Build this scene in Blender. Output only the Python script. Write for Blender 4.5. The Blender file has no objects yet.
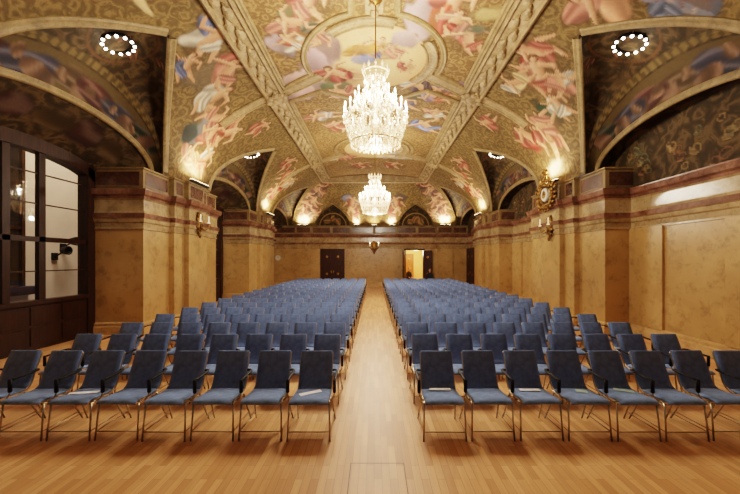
import bpy, bmesh, math, random
import numpy as np
from mathutils import Vector, Matrix
from math import sin, cos, pi, sqrt, radians

random.seed(7); rng = np.random.RandomState(11)
SC = bpy.context.scene
COL = SC.collection

# ------------------------------------------------------------------ helpers
def lin(c):
    c = [v/255.0 for v in c[:3]]
    return tuple(v/12.92 if v <= .04045 else ((v+.055)/1.055)**2.4 for v in c)
def L4(c): return (*lin(c), 1.0)

class NT:
    def __init__(s, name):
        s.m = bpy.data.materials.new(name); s.m.use_nodes = True
        s.t = s.m.node_tree; s.b = s.t.nodes['Principled BSDF']
    def n(s, typ, **kw):
        nd = s.t.nodes.new(typ)
        for k, v in kw.items():
            if k in nd.inputs: nd.inputs[k].default_value = v
            else: setattr(nd, k, v)
        return nd
    def l(s, a, b): s.t.links.new(a, b)
    def noise(s, vec, scale, detail=4, rough=.55, dist=0.0):
        nd = s.n('ShaderNodeTexNoise'); nd.inputs['Scale'].default_value = scale
        nd.inputs['Detail'].default_value = detail; nd.inputs['Roughness'].default_value = rough
        nd.inputs['Distortion'].default_value = dist
        if vec is not None: s.l(vec, nd.inputs['Vector'])
        return nd
    def ramp(s, fac, stops):
        r = s.n('ShaderNodeValToRGB'); e = r.color_ramp.elements
        while len(e) < len(stops): e.new(.5)
        for i, (p, c) in enumerate(stops): e[i].position = p; e[i].color = c
        s.l(fac, r.inputs['Fac']); return r
    def mix(s, fac, a, b, typ='MIX'):
        m = s.n('ShaderNodeMix', data_type='RGBA', blend_type=typ)
        for sock, v in ((m.inputs[0], fac), (m.inputs[6], a), (m.inputs[7], b)):
            if hasattr(v, 'links'): s.l(v, sock)
            else: sock.default_value = v
        return m.outputs[2]
    def pos(s): return s.n('ShaderNodeNewGeometry').outputs['Position']
    def bump(s, h, strength=.3, dist=.02):
        b = s.n('ShaderNodeBump'); b.inputs['Strength'].default_value = strength; b.inputs['Distance'].default_value = dist
        s.l(h, b.inputs['Height']); s.l(b.outputs['Normal'], s.b.inputs['Normal'])

def plain(name, c, rough=.5, metal=0.0, emit=0.0, ecol=None, var=.12, scale=8, spec=.5):
    t = NT(name); tc = t.n('ShaderNodeTexCoord').outputs['Object']
    nz = t.noise(tc, scale)
    a = [v*(1-var) for v in lin(c)]; b = [min(1, v*(1+var)) for v in lin(c)]
    r = t.ramp(nz.outputs['Fac'], [(.3, (*a, 1)), (.7, (*b, 1))])
    t.l(r.outputs['Color'], t.b.inputs['Base Color'])
    t.b.inputs['Roughness'].default_value = rough; t.b.inputs['Metallic'].default_value = metal
    t.b.inputs['Specular IOR Level'].default_value = spec
    if emit:
        t.b.inputs['Emission Color'].default_value = L4(ecol or c); t.b.inputs['Emission Strength'].default_value = emit
    return t.m

def mat_marble(name, c1, c2, c3, scale=.9, rough=.35, bump=.08):
    t = NT(name); p = t.pos()
    n1 = t.noise(p, scale, 8, .6, .8); n2 = t.noise(p, scale*5, 6, .7, .3)
    base = t.ramp(n1.outputs['Fac'], [(.28, L4(c1)), (.5, L4(c2)), (.72, L4(c3))]).outputs['Color']
    v = t.ramp(n2.outputs['Fac'], [(.36, (.62, .58, .52, 1)), (.5, (1, 1, 1, 1)), (.7, (1.0, 1.0, 1.0, 1))]).outputs['Color']
    t.l(t.mix(.8, base, v, 'MULTIPLY'), t.b.inputs['Base Color'])
    t.b.inputs['Roughness'].default_value = rough
    t.bump(n2.outputs['Fac'], bump, .01)
    return t.m

def mat_floor():
    t = NT('oak_strip_floor'); p = t.pos()
    sep = t.n('ShaderNodeSeparateXYZ'); t.l(p, sep.inputs[0])
    cmb = t.n('ShaderNodeCombineXYZ'); t.l(sep.outputs['Y'], cmb.inputs['X']); t.l(sep.outputs['X'], cmb.inputs['Y'])
    br = t.n('ShaderNodeTexBrick', offset=.37, offset_frequency=2)
    t.l(cmb.outputs[0], br.inputs['Vector'])
    for k, v in (('Scale', 1.0), ('Brick Width', .55), ('Row Height', .072), ('Mortar Size', .0016), ('Mortar Smooth', .4), ('Bias', 0.0)):
        br.inputs[k].default_value = v
    br.inputs['Color1'].default_value = L4((228, 176, 124)); br.inputs['Color2'].default_value = L4((198, 144, 94))
    br.inputs['Mortar'].default_value = L4((150, 100, 58))
    mp = t.n('ShaderNodeMapping'); mp.inputs['Scale'].default_value = (26, 1.6, 1); t.l(p, mp.inputs['Vector'])
    g = t.noise(mp.outputs[0], 1.0, 6, .6, .4)
    gr = t.ramp(g.outputs['Fac'], [(.25, (.80, .76, .70, 1)), (.6, (1.05, 1.04, 1.02, 1))]).outputs['Color']
    c = t.mix(.8, br.outputs['Color'], gr, 'MULTIPLY')
    big = t.noise(p, .35, 3); bg = t.ramp(big.outputs['Fac'], [(.3, (.9, .88, .86, 1)), (.7, (1.06, 1.05, 1.03, 1))]).outputs['Color']
    t.l(t.mix(.8, c, bg, 'MULTIPLY'), t.b.inputs['Base Color'])
    rr = t.ramp(g.outputs['Fac'], [(.2, (.36,)*3+(1,)), (.8, (.48,)*3+(1,))])
    t.l(rr.outputs['Color'], t.b.inputs['Roughness'])
    t.b.inputs['Specular IOR Level'].default_value = .4
    return t.m

def mat_fresco(name, c_dark, c_mid, c_light, scroll=4.6, rough=.75):
    """painted plaster: colour attribute 'paint' over a scrolled gold ground"""
    t = NT(name); p = t.pos()
    at = t.n('ShaderNodeVertexColor', layer_name='paint')
    n0 = t.noise(p, 1.3, 3)
    nv = t.noise(p, scroll, 2, .5, 2.2)
    wv = t.n('ShaderNodeTexWave', wave_type='RINGS', rings_direction='SPHERICAL'); 
    vo = t.n('ShaderNodeTexVoronoi', feature='F1'); vo.inputs['Scale'].default_value = scroll*.8; t.l(p, vo.inputs['Vector'])
    ml = t.n('ShaderNodeMath', operation='MULTIPLY'); ml.inputs[1].default_value = 15.0; t.l(vo.outputs['Distance'], ml.inputs[0])
    ad = t.n('ShaderNodeMath', operation='MULTIPLY_ADD'); ad.inputs[1].default_value = 9.0
    t.l(nv.outputs['Fac'], ad.inputs[0]); t.l(ml.outputs[0], ad.inputs[2])
    sn = t.n('ShaderNodeMath', operation='SINE'); t.l(ad.outputs[0], sn.inputs[0])
    mr = t.n('ShaderNodeMapRange'); mr.inputs['From Min'].default_value = -1; t.l(sn.outputs[0], mr.inputs['Value'])
    bg = t.ramp(mr.outputs[0], [(.0, L4(c_dark)), (.6, L4(c_mid)), (1, L4(c_light))]).outputs['Color']
    tone = t.ramp(n0.outputs['Fac'], [(.3, (.82, .8, .74, 1)), (.7, (1.1, 1.08, 1.04, 1))]).outputs['Color']
    bg = t.mix(1.0, bg, tone, 'MULTIPLY')
    # alpha of the paint: 0 ground, 1 painted
    c = t.mix(at.outputs['Alpha'], bg, at.outputs['Color'])
    f = t.noise(p, 14, 5, .65); ft = t.ramp(f.outputs['Fac'], [(.3, (.84, .83, .80, 1)), (.7, (1.1, 1.1, 1.1, 1))]).outputs['Color']
    t.l(t.mix(.7, c, ft, 'MULTIPLY'), t.b.inputs['Base Color'])
    t.b.inputs['Roughness'].default_value = rough
    t.b.inputs['Specular IOR Level'].default_value = .25
    t.bump(f.outputs['Fac'], .12, .01)
    return t.m

def mat_velour(name, c):
    t = NT(name); tc = t.n('ShaderNodeTexCoord').outputs['Object']
    n = t.noise(tc, 11, 5, .65); f = t.noise(tc, 160, 2)
    a = [v*.68 for v in lin(c)]; b = [v*1.3 for v in lin(c)]
    r = t.ramp(n.outputs['Fac'], [(.3, (*a, 1)), (.7, (*b, 1))])
    t.l(r.outputs['Color'], t.b.inputs['Base Color'])
    t.b.inputs['Roughness'].default_value = .85
    t.b.inputs['Sheen Weight'].default_value = .35; t.b.inputs['Sheen Roughness'].default_value = .5
    t.b.inputs['Sheen Tint'].default_value = L4((170, 190, 230))
    t.bump(f.outputs['Fac'], .15, .002)
    return t.m

def mat_glass(name):
    t = NT(name); t.t.nodes.remove(t.b)
    out = [n for n in t.t.nodes if n.type == 'OUTPUT_MATERIAL'][0]
    tr = t.n('ShaderNodeBsdfTransparent'); tr.inputs[0].default_value = (.93, .93, .92, 1)
    gl = t.n('ShaderNodeBsdfGlossy'); gl.inputs['Roughness'].default_value = .02
    lw = t.n('ShaderNodeLayerWeight'); lw.inputs['Blend'].default_value = .25
    mr = t.n('ShaderNodeMapRange'); mr.inputs['To Min'].default_value = .05; mr.inputs['To Max'].default_value = .4
    t.l(lw.outputs['Fresnel'], mr.inputs['Value'])
    mx = t.n('ShaderNodeMixShader'); t.l(mr.outputs[0], mx.inputs[0]); t.l(tr.outputs[0], mx.inputs[1]); t.l(gl.outputs[0], mx.inputs[2])
    t.l(mx.outputs[0], out.inputs['Surface'])
    return t.m

def mat_wood(name, c1, c2, rough=.45):
    t = NT(name); p = t.pos()
    mp = t.n('ShaderNodeMapping'); mp.inputs['Scale'].default_value = (9, 9, .8); t.l(p, mp.inputs['Vector'])
    n = t.noise(mp.outputs[0], 2.0, 6, .6, .7)
    r = t.ramp(n.outputs['Fac'], [(.3, L4(c1)), (.7, L4(c2))])
    t.l(r.outputs['Color'], t.b.inputs['Base Color']); t.b.inputs['Roughness'].default_value = rough
    t.b.inputs['Specular IOR Level'].default_value = .2
    return t.m

M = dict(
    stone=mat_marble('honey_marble', (158, 122, 76), (174, 138, 88), (188, 154, 104), .7, .3, .04),
    stone2=mat_marble('pale_honey_marble', (158, 122, 76), (186, 150, 100), (206, 174, 124), 1.4),
    red=mat_marble('red_marble', (88, 58, 44), (118, 80, 62), (150, 110, 90), 2.2, .24), panel=mat_marble('dark_red_marble', (58, 36, 28), (84, 54, 40), (112, 78, 58), 2.6, .25),
    cap=mat_marble('grey_honey_marble', (128, 106, 76), (160, 134, 96), (184, 158, 120), 1.4, .2),
    attic=mat_marble('olive_plaster', (104, 82, 50), (132, 106, 66), (150, 124, 80), 1.6, .6),
    floor=mat_floor(),
    fresco=mat_fresco('fresco_gold', (104, 78, 46), (122, 94, 58), (142, 114, 76)),
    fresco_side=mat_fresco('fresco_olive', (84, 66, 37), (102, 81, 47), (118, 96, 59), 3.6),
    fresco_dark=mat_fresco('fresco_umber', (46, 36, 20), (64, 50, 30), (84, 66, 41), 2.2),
    stucco=mat_marble('stucco_ochre', (116, 93, 60), (142, 117, 80), (166, 141, 104), 3.0, .6, .2),
    stucco_dark=mat_marble('stucco_olive', (110, 89, 54), (132, 108, 68), (152, 126, 84), 3.0, .6, .15),
    seat=mat_velour('blue_velour_seat_lit', (108, 134, 178)),  # seats a lighter tone: light from above put into the colour
    back=mat_velour('blue_velour_back_shaded', (92, 114, 158)),  # same velour darker, shade on the upright backs put into the colour
    steel=plain('brushed_steel', (176, 160, 136), .28, 1.0),
    black=plain('black_plastic', (8, 8, 8), .55, spec=.25),
    wood=mat_wood('dark_walnut', (34, 19, 11), (58, 34, 20)),
    wood_door=mat_wood('dark_walnut_door', (40, 22, 14), (70, 38, 22)),
    gold=plain('gilding', (134, 98, 46), .42, .8, var=.45, scale=24),
    brass=plain('dark_brass', (150, 112, 60), .35, 1.0),
    crystal=plain('cut_crystal_glow', (206, 178, 140), .05, 0, .22, (255, 222, 176), spec=1.0, var=.3, scale=14),  # weak emission stands in for candlelight caught in the crystal
    bulb=plain('lamp_bulb', (255, 240, 214), .3, 0, 11.0, (255, 222, 176)),
    bulbw=plain('ring_bulb', (255, 246, 232), .3, 0, 11.0, (255, 236, 210)),
    lens=plain('uplight_lens', (255, 236, 200), .3, 0, 9.0, (255, 214, 160)),
    candle=plain('candle_tube', (246, 236, 214), .4, 0, .5, (255, 226, 184)),
    paper=plain('leaflet_paper', (246, 248, 255), .6, var=.02),
    paper_g=plain('leaflet_green', (168, 196, 190), .6, var=.06),
    white=plain('dial_white', (222, 214, 196), .4, var=.05),
    glass=mat_glass('window_glass'),
    facade=plain('courtyard_render', (196, 178, 156), .8, var=.06, scale=2),
    facade_dark=plain('courtyard_dark_glass', (30, 26, 24), .2),
    lobby=plain('lobby_plaster', (222, 186, 116), .7, var=.05),
    skin=plain('skin', (206, 160, 130), .6), hair=plain('hair', (38, 28, 22), .7),
    suit=plain('dark_suit', (22, 22, 26), .8),
    sign=plain('sign_face', (190, 235, 205), .4, 0, 2.0, (170, 240, 205)),
)

def link(o, parent=None):
    COL.objects.link(o)
    if parent is not None: o.parent = parent
    return o
def tag(o, label, cat, group=None, kind=None):
    o['label'] = label; o['category'] = cat
    if group: o['group'] = group
    if kind: o['kind'] = kind
    return o
def empty(name, loc, label=None, cat=None, group=None, rz=0):
    o = bpy.data.objects.new(name, None); o.location = loc; o.rotation_euler = (0, 0, rz)
    o.empty_display_size = .1
    link(o)
    if label: tag(o, label, cat, group)
    return o
def me_obj(name, verts, faces, mat, parent=None, smooth=False, mats=None, idx=None):
    me = bpy.data.meshes.new(name); me.from_pydata([tuple(v) for v in verts], [], [tuple(f) for f in faces]); me.update()
    for m in (mats or [mat]): me.materials.append(m)
    if idx is not None: me.polygons.foreach_set('material_index', idx)
    if smooth: me.polygons.foreach_set('use_smooth', [True]*len(me.polygons))
    return link(bpy.data.objects.new(name, me), parent)

class MB:
    """collects shapes for one mesh"""
    def __init__(s): s.v = []; s.f = []; s.mi = []
    def add(s, vs, fs, mi=0):
        b = len(s.v); s.v += [Vector(v) for v in vs]; s.f += [tuple(i+b for i in f) for f in fs]; s.mi += [mi]*len(fs)
    def quad(s, a, b, c, d, mi=0): s.add([a, b, c, d], [(0, 1, 2, 3)], mi)
    def box(s, lo, hi, mi=0, bevel=0.0):
        bm = bmesh.new(); bmesh.ops.create_cube(bm, size=1)
        for v in bm.verts:
            v.co = Vector((lo[i]+(hi[i]-lo[i])*(v.co[i]+.5) for i in range(3)))
        if bevel: bmesh.ops.bevel(bm, geom=bm.edges[:], offset=bevel, segments=2, affect='EDGES')
        s.bm(bm, mi)
    def bm(s, bm, mi=0, mat=None):
        bm.verts.index_update()
        vs = [(mat @ v.co if mat else v.co.copy()) for v in bm.verts]
        s.add(vs, [tuple(v.index for v in f.verts) for f in bm.faces], mi); bm.free()
    def tube(s, pts, r, seg=8, mi=0, cap=True, flat=1.0):
        pts = [Vector(p) for p in pts]; n = len(pts); rs = r if isinstance(r, (list, tuple)) else [r]*n
        up = Vector((0, 0, 1)); rings = []
        for i, p in enumerate(pts):
            d = (pts[min(i+1, n-1)]-pts[max(i-1, 0)]).normalized()
            a = d.cross(up)
            if a.length < 1e-3: a = d.cross(Vector((1, 0, 0)))
            a.normalize(); b = a.cross(d)
            rings.append([p+(a*cos(2*pi*k/seg)+b*flat*sin(2*pi*k/seg))*rs[i] for k in range(seg)])
        vs = [v for ring in rings for v in ring]; fs = []
        for i in range(n-1):
            for k in range(seg):
                fs.append((i*seg+k, i*seg+(k+1) % seg, (i+1)*seg+(k+1) % seg, (i+1)*seg+k))
        if cap: fs.append(tuple(range(seg-1, -1, -1))); fs.append(tuple((n-1)*seg+k for k in range(seg)))
        s.add(vs, fs, mi)
    def lathe(s, prof, c=(0, 0, 0), seg=16, mi=0, axis='z'):
        vs = []; fs = []
        for r, z in prof:
            for k in range(seg):
                a = 2*pi*k/seg
                p = (r*cos(a), r*sin(a), z) if axis == 'z' else ((z, r*cos(a), r*sin(a)) if axis == 'x' else (r*cos(a), z, r*sin(a)))
                vs.append(Vector(p)+Vector(c))
        for i in range(len(prof)-1):
            for k in range(seg): fs.append((i*seg+k, i*seg+(k+1) % seg, (i+1)*seg+(k+1) % seg, (i+1)*seg+k))
        s.add(vs, fs, mi)
    def ball(s, c, r, seg=8, rings=6, mi=0, rot=None):
        r = (r, r, r) if not isinstance(r, (tuple, list)) else r
        bm = bmesh.new(); bmesh.ops.create_uvsphere(bm, u_segments=seg, v_segments=rings, radius=1)
        m = Matrix.Translation(c) @ (rot.to_4x4() if rot else Matrix.Identity(4)) @ Matrix.Diagonal((*r, 1))
        s.bm(bm, mi, m)
    def octa(s, c, r, h, mi=0):
        c = Vector(c); vs = [c+Vector(v) for v in ((r, 0, 0), (0, r, 0), (-r, 0, 0), (0, -r, 0), (0, 0, h), (0, 0, -h))]
        s.add(vs, [(0, 1, 4), (1, 2, 4), (2, 3, 4), (3, 0, 4), (1, 0, 5), (2, 1, 5), (3, 2, 5), (0, 3, 5)], mi)
    def build(s, name, mat, parent=None, smooth=False):
        mats = mat if isinstance(mat, list) else [mat]
        return me_obj(name, s.v, s.f, None, parent, smooth, mats, s.mi)
def struct(o): o['kind'] = 'structure'; return o
def spline(pts, n=8):
    """Catmull-Rom through points"""
    P = [Vector(p) for p in pts]; P = [P[0]*2-P[1]]+P+[P[-1]*2-P[-2]]; out = []
    for i in range(1, len(P)-2):
        for k in range(n):
            t = k/n; a, b, c, d = P[i-1:i+3]
            out.append(.5*((2*b)+(c-a)*t+(2*a-5*b+4*c-d)*t*t+(3*b-a-3*c+d)*t**3))
    out.append(P[-2]); return out

# ------------------------------------------------------------------ hall dimensions
A, B, ZS = 6.05, 3.45, 4.46          # vault half-width, rise, springing
XR = 3.25; UR = XR/A; ZR = ZS+B*sqrt(1-UR*UR)      # longitudinal ribs
YR, YE, Y0 = 22.8, 25.0, -5.0
PITCH = 7.68
PIERS = [11.15-PITCH-.45, 11.15, 11.15+PITCH]
GAPS = [7.31-PITCH, 7.31, 7.31+PITCH, 7.31+2*PITCH]
XA = 4.4                              # lunette apex
XW = {1: 6.86, -1: 7.5}               # outer wall faces, right and left

def zbar(x):
    u = abs(x)/A
    return ZR+.25*(1-(u/UR)**2) if u < UR else ZS+B*sqrt(max(0, 1-u*u))
def wl(x): x = abs(x); return max(0, min(1, (x-XA)/(A-XA)))*2.45 + max(0, (x-A)/.35)*.12

# ---- shell: floor
me = MB(); me.quad((-7.5, Y0, 0), (6.86, Y0, 0), (6.86, YE+.3, 0), (-7.5, YE+.3, 0)); struct(me.build('floor', M['floor']))

# ---- walls: profile swept round the plan
def pier_pts(s, c, xw):
    return [(s*xw, c-2.08), (s*6.16, c-2.08), (s*6.16, c-.95), (s*6.0, c-.95), (s*6.0, c-.42), (s*5.85, c-.42),
            (s*5.85, c+.55), (s*6.0, c+.55), (s*6.0, c+1.05), (s*6.16, c+1.05), (s*6.16, c+2.08), (s*xw, c+2.08)]
def offset(poly, d):
    P = [Vector(p) for p in poly]; n = len(P); out = []
    for i in range(n):
        ns = []
        for a, b in ((i-1, i), (i, i+1)):
            if a >= 0 and b < n:
                t = (P[b]-P[a]).normalized(); ns.append(Vector((-t.y, t.x)))
        if len(ns) == 1: out.append(P[i]+ns[0]*d)
        else:
            m = ns[0]+ns[1]; m /= max(.2, m.dot(ns[0])); out.append(P[i]+m*d)
    return out
def sweep(mb, poly, prof):
    """prof: (z, offset, material index of the band above)"""
    R = [[(p.x, p.y, z) for p in offset(poly, o)] for z, o, _ in prof]
    for k in range(len(R)-1):
        for i in range(len(poly)-1):
            mb.quad(R[k][i], R[k][i+1], R[k+1][i+1], R[k+1][i], prof[k][2])
PLINTH = [(0, .07, 0), (.2, .07, 0), (.23, .045, 0), (.29, .055, 0), (.33, .0, 0)]
BODY = [(.3, 0, 0), (2.82, 0, 0)]
ENT = [(2.79, .0, 0), (2.80, .03, 0), (2.84, .03, 0), (2.85, .01, 0), (2.97, .02, 0), (3.0, .05, 0), (3.09, .06, 0), (3.11, .085, 1), (3.23, .10, 1),
       (3.24, .05, 0), (3.30, .03, 0), (3.58, .03, 0), (3.62, .06, 1), (3.68, .08, 1), (3.72, .14, 1), (3.84, .17, 1), (3.87, .17, 2), (3.87, -.05, 2)]
ATT = [(3.86, .0, 2), (4.40, .0, 2), (4.42, .04, 2), (4.46, .04, 2)]
def attic_panels(mb, poly):
    P = [Vector(p) for p in poly]
    for a, b in zip(P[:-1], P[1:]):
        t = b-a; l = t.length
        if l < .35: continue
        t.normalize(); n = Vector((-t.y, t.x)); k = max(1, round(l/1.6)); w = l/k
        for j in range(k):
            s0, s1 = a+t*(w*j+.1), a+t*(w*(j+1)-.1)
            for z0, z1, d, mi in ((3.97, 4.34, .012, 3),):
                q = [(s0+n*d), (s1+n*d)]
                mb.quad((q[0].x, q[0].y, z0), (q[1].x, q[1].y, z0), (q[1].x, q[1].y, z1), (q[0].x, q[0].y, z1), mi)
                for (u0, u1, v0, v1) in ((-.03, l*0+w-.17, z0-.03, z0), (-.03, w-.17, z1, z1+.03)):
                    e0, e1 = s0+t*u0+n*.03, s0+t*u1+n*.03
                    mb.quad((e0.x, e0.y, v0), (e1.x, e1.y, v0), (e1.x, e1.y, v1), (e0.x, e0.y, v1), 2)
wn = {'left': 0, 'right': 0, 'end': 0}
TR = [0]
def trim_name(): TR[0] += 1; return f'trim_{TR[0]}'
def wall(side, polys, ent_poly, att=None):
    b = MB(); p = MB()
    for poly in polys: sweep(b, poly, BODY); sweep(p, poly, PLINTH)
    struct(b.build('wall_'+side, M['stone'])); struct(p.build('baseboard_'+side, M['stone2']))
    e = MB(); sweep(e, ent_poly, ENT)
    for q in (att or [ent_poly]): sweep(e, q, ATT); attic_panels(e, q)
    struct(e.build(trim_name(), [M['cap'], M['red'], M['attic'], M['panel']]))
# right side, running from far to near so that the profile faces into the hall
rp = [(6.86, Y0)]
for c in PIERS: rp += pier_pts(1, c, 6.86)
rp.append((6.86, 25.0))
wall('right', [rp], rp, [pier_pts(1, c, 7.0) for c in PIERS])
# slightly raised pilaster strips on the flat stretches of the right wall
pm = MB()
for g in GAPS[1:3]:
    for y0, y1 in ((g-1.76, g-.72), (g+.72, g+1.76)):
        pm.box((6.80, y0, .33), (6.9, y1, 2.81))
struct(pm.build(trim_name(), M['stone']))
for c in PIERS:
    q = pier_pts(-1, c, 7.5)[::-1]
    wall('left', [q], q)
q = [(-7.5, 25.0), (-7.5, 24.0), (-7.5, 20.99)]
wall('left', [q], q)
ep = [(6.86, 25), (5.75, 25), (5.75, 24.86), (4.6, 24.86), (4.6, 25), (1.7, 25), (1.7, 24.86), (-1.7, 24.86), (-1.7, 25), (-4.6, 25), (-4.6, 24.86), (-5.75, 24.86), (-5.75, 25), (-7.5, 25)]
DX0, DX1 = 2.3, 3.6                   # open doorway in the end wall
wall('end', [[(6.86, 25), (5.75, 25), (5.75, 24.86), (4.6, 24.86), (4.6, 25), (DX1, 25)], [(DX0, 25)]+ep[5:]], ep)
# back wall behind the photographer
mb = MB(); mb.quad((-7.5, Y0, 0), (6.86, Y0, 0), (6.86, Y0, 8), (-7.5, Y0, 8)); struct(mb.build('wall_back', M['wood']))
# the ledge on top of the attic
mb = MB()
for s in (1, -1):
    for c in PIERS:
        pts = pier_pts(s, c, 7.0)
        for a, b in zip(pts[:-1], pts[1:]):
            if abs(a[1]-b[1]) > .01:
                mb.quad((a[0]-s*.04, a[1], 4.46), (b[0]-s*.04, b[1], 4.46), (s*7.0, b[1], 4.46), (s*7.0, a[1], 4.46))
mb.quad((-7.5, 24.8, 4.46), (6.9, 24.8, 4.46), (6.9, 25.1, 4.46), (-7.5, 25.1, 4.46))
mb.quad((-7.6, 20.9, 4.4602), (-7.6, 25, 4.4602), (-7.0, 25, 4.4602), (-7.0, 20.9, 4.4602))
struct(mb.build(trim_name(), M['attic']))

# ------------------------------------------------------------------ fresco painter
K = rng.normal(size=(9, 3))*np.array([2.2, 2.2, 2.2]); PH = rng.uniform(0, 6.28, 9)
def pn(P, s=1.0):
    r = np.zeros(len(P))
    for k, ph in zip(K, PH): r += np.sin(P @ k*s+ph)
    return r/4.0
class Canvas:
    def __init__(s, P):
        s.P = np.asarray(P, dtype=np.float64); n = len(s.P)
        s.c = np.zeros((n, 3)); s.a = np.zeros(n)
    def frame(s, o, R, U, rad):
        o = np.array(o); d = s.P-o; m = np.where((d*d).sum(1) < rad*rad)[0]
        d = d[m]; return m, np.stack([d @ np.array(R), d @ np.array(U)], 1), s.P[m]
    def put(s, m, al, col):
        al = np.clip(al, 0, 1); s.c[m] = s.c[m]*(1-al[:, None]) + col*al[:, None]
        s.a[m] = s.a[m]+(1-s.a[m])*al
def seg_d(q, a, b):
    a = np.array(a); b = np.array(b); ab = b-a; l = max(1e-9, ab @ ab)
    t = np.clip(((q-a) @ ab)/l, 0, 1); d = q-(a+t[:, None]*ab)
    return np.sqrt((d*d).sum(1)), t, d
def ss(e0, e1, x):
    t = np.clip((x-e0)/(e1-e0), 0, 1); return t*t*(3-2*t)
FL = np.array(lin((200, 146, 108))); FLD = np.array(lin((122, 72, 50))); FLL = np.array(lin((228, 188, 150)))
def limb(cv, m, q, P, a, b, r0, r1, base=None):
    d, t, dv = seg_d(q, a, b); r = r0+(r1-r0)*t
    al = ss(1.0, .72, d/r)
    sh = np.clip(.5+.55*(dv @ np.array([-.5, .85]))/r, 0, 1)[:, None]
    f = FL if base is None else base
    col = np.where(sh > .5, f+(FLL-f)*(sh-.5)*1.6, FLD*.8+(f-FLD*.8)*sh*2)
    cv.put(m, al, col)
def cloth(cv, m, q, P, c, rx, ry, ang, col, fold=11., seed=0.):
    ca, sa = cos(ang), sin(ang); d = q-np.array(c)
    u = (d[:, 0]*ca+d[:, 1]*sa)/rx; v = (-d[:, 0]*sa+d[:, 1]*ca)/ry
    w = pn(P+seed, 2.2)*.24; rr = np.sqrt(u*u+v*v)+w
    al = ss(1.05, .8, rr)
    k = .5+.5*np.sin(v*fold+.8*u*u*fold*.3+seed*3+pn(P+seed, 1.9)*2.6)
    c0 = np.array(lin(col)); sh = (.5+.62*k**1.2)*(1.0-.3*np.clip(v, -1, 1)*-1)
    cc = c0*sh[:, None]+np.maximum(0, k-.7)[:, None]*np.array([.14, .12, .10])
    cv.put(m, al, np.clip(cc, 0, .9))
POSES = [
    dict(h=(0, .52), t=((0, .38), (.04, .05)), l=[((.04, .03), (.34, .06), (.50, -.26)), ((.0, .0), (.16, -.26), (.02, -.52))], a=[((-.1, .36), (-.34, .26), (-.46, .46)), ((.1, .36), (.3, .46), (.46, .34))]),
    dict(h=(-.28, .40), t=((-.2, .3), (.08, .06)), l=[((.08, .06), (.36, .16), (.62, -.02)), ((.06, .0), (.28, -.18), (.58, -.26))], a=[((-.22, .24), (-.42, .04), (-.56, -.12)), ((-.12, .36), (-.02, .58), (.2, .64))]),
    dict(h=(.1, .5), t=((.06, .36), (-.06, .04)), l=[((-.06, .03), (-.3, -.1), (-.28, -.44)), ((-.02, 0), (.1, -.3), (.24, -.54))], a=[((.14, .32), (.36, .2), (.30, -.02)), ((-.02, .34), (-.26, .42), (-.4, .62))]),
]
def figure(cv, o, R, U, size, pose=0, rot=0., mir=1, c1=(176, 70, 60), c2=None, seed=0., hair=(110, 70, 40), flesh=None):
    size = size*1.2; o = np.array(o); R = np.array(R)*mir; U = np.array(U); ca, sa = cos(rot), sin(rot)
    R, U = R*ca+U*sa, U*ca-R*sa
    m, q, P = cv.frame(o, R, U, size*1.25)
    if len(m) == 0: return
    q = q/size; p = POSES[pose]; b = flesh and np.array(lin(flesh))
    rr = np.hypot(q[:, 0]/.62, q[:, 1]/.62)+pn(P+seed, 1.5)*.22
    cv.put(m, .55*ss(1.0, .45, rr), np.array(lin((116, 84, 50))))
    hip = p['t'][1]
    cloth(cv, m, q, P, (hip[0]-.12, hip[1]-.02), .46, .26, .5+seed, c1, 5., seed)
    if c2: cloth(cv, m, q, P, (p['t'][0][0]-.22, p['t'][0][1]-.08), .34, .2, -.7+seed, c2, 5., seed+2)
    for l in p['l']: limb(cv, m, q, P, l[0], l[1], .115, .09, b); limb(cv, m, q, P, l[1], l[2], .085, .05, b)
    limb(cv, m, q, P, p['a'][1][0], p['a'][1][1], .075, .06, b); limb(cv, m, q, P, p['a'][1][1], p['a'][1][2], .06, .04, b)
    limb(cv, m, q, P, p['t'][0], p['t'][1], .15, .13, b)
    cloth(cv, m, q, P, ((hip[0]+p['l'][0][1][0])/2, (hip[1]+p['l'][0][1][1])/2-.04), .27, .13, seed*1.7+.3, c1, 6., seed+1)
    limb(cv, m, q, P, p['a'][0][0], p['a'][0][1], .075, .06, b); limb(cv, m, q, P, p['a'][0][1], p['a'][0][2], .06, .04, b)
    hx, hy = p['h']; cloth(cv, m, q, P, (hx+.02, hy+.04), .115, .105, 0, hair, 6., seed)
    limb(cv, m, q, P, (hx, hy), (hx-.01, hy-.03), .075, .065, b)
def cloud_or_glow(cv, o, R, U, rx, ry, col, seed=0., soft=.5, a=1.):
    m, q, P = cv.frame(o, R, U, max(rx, ry)*1.7)
    w = pn(P+seed, 4.6)*.17+pn(P-seed, 1.6)*.24; rr = np.sqrt((q[:, 0]/rx)**2+(q[:, 1]/ry)**2)+w
    sh = np.clip(.85+.35*(q[:, 1]/ry)+.35*pn(P+seed*2, 1.6), .5, 1.45)[:, None]
    cv.put(m, a*ss(1.1, 1.1-soft, rr), np.clip(np.array(lin(col))*sh, 0, .95))
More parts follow.
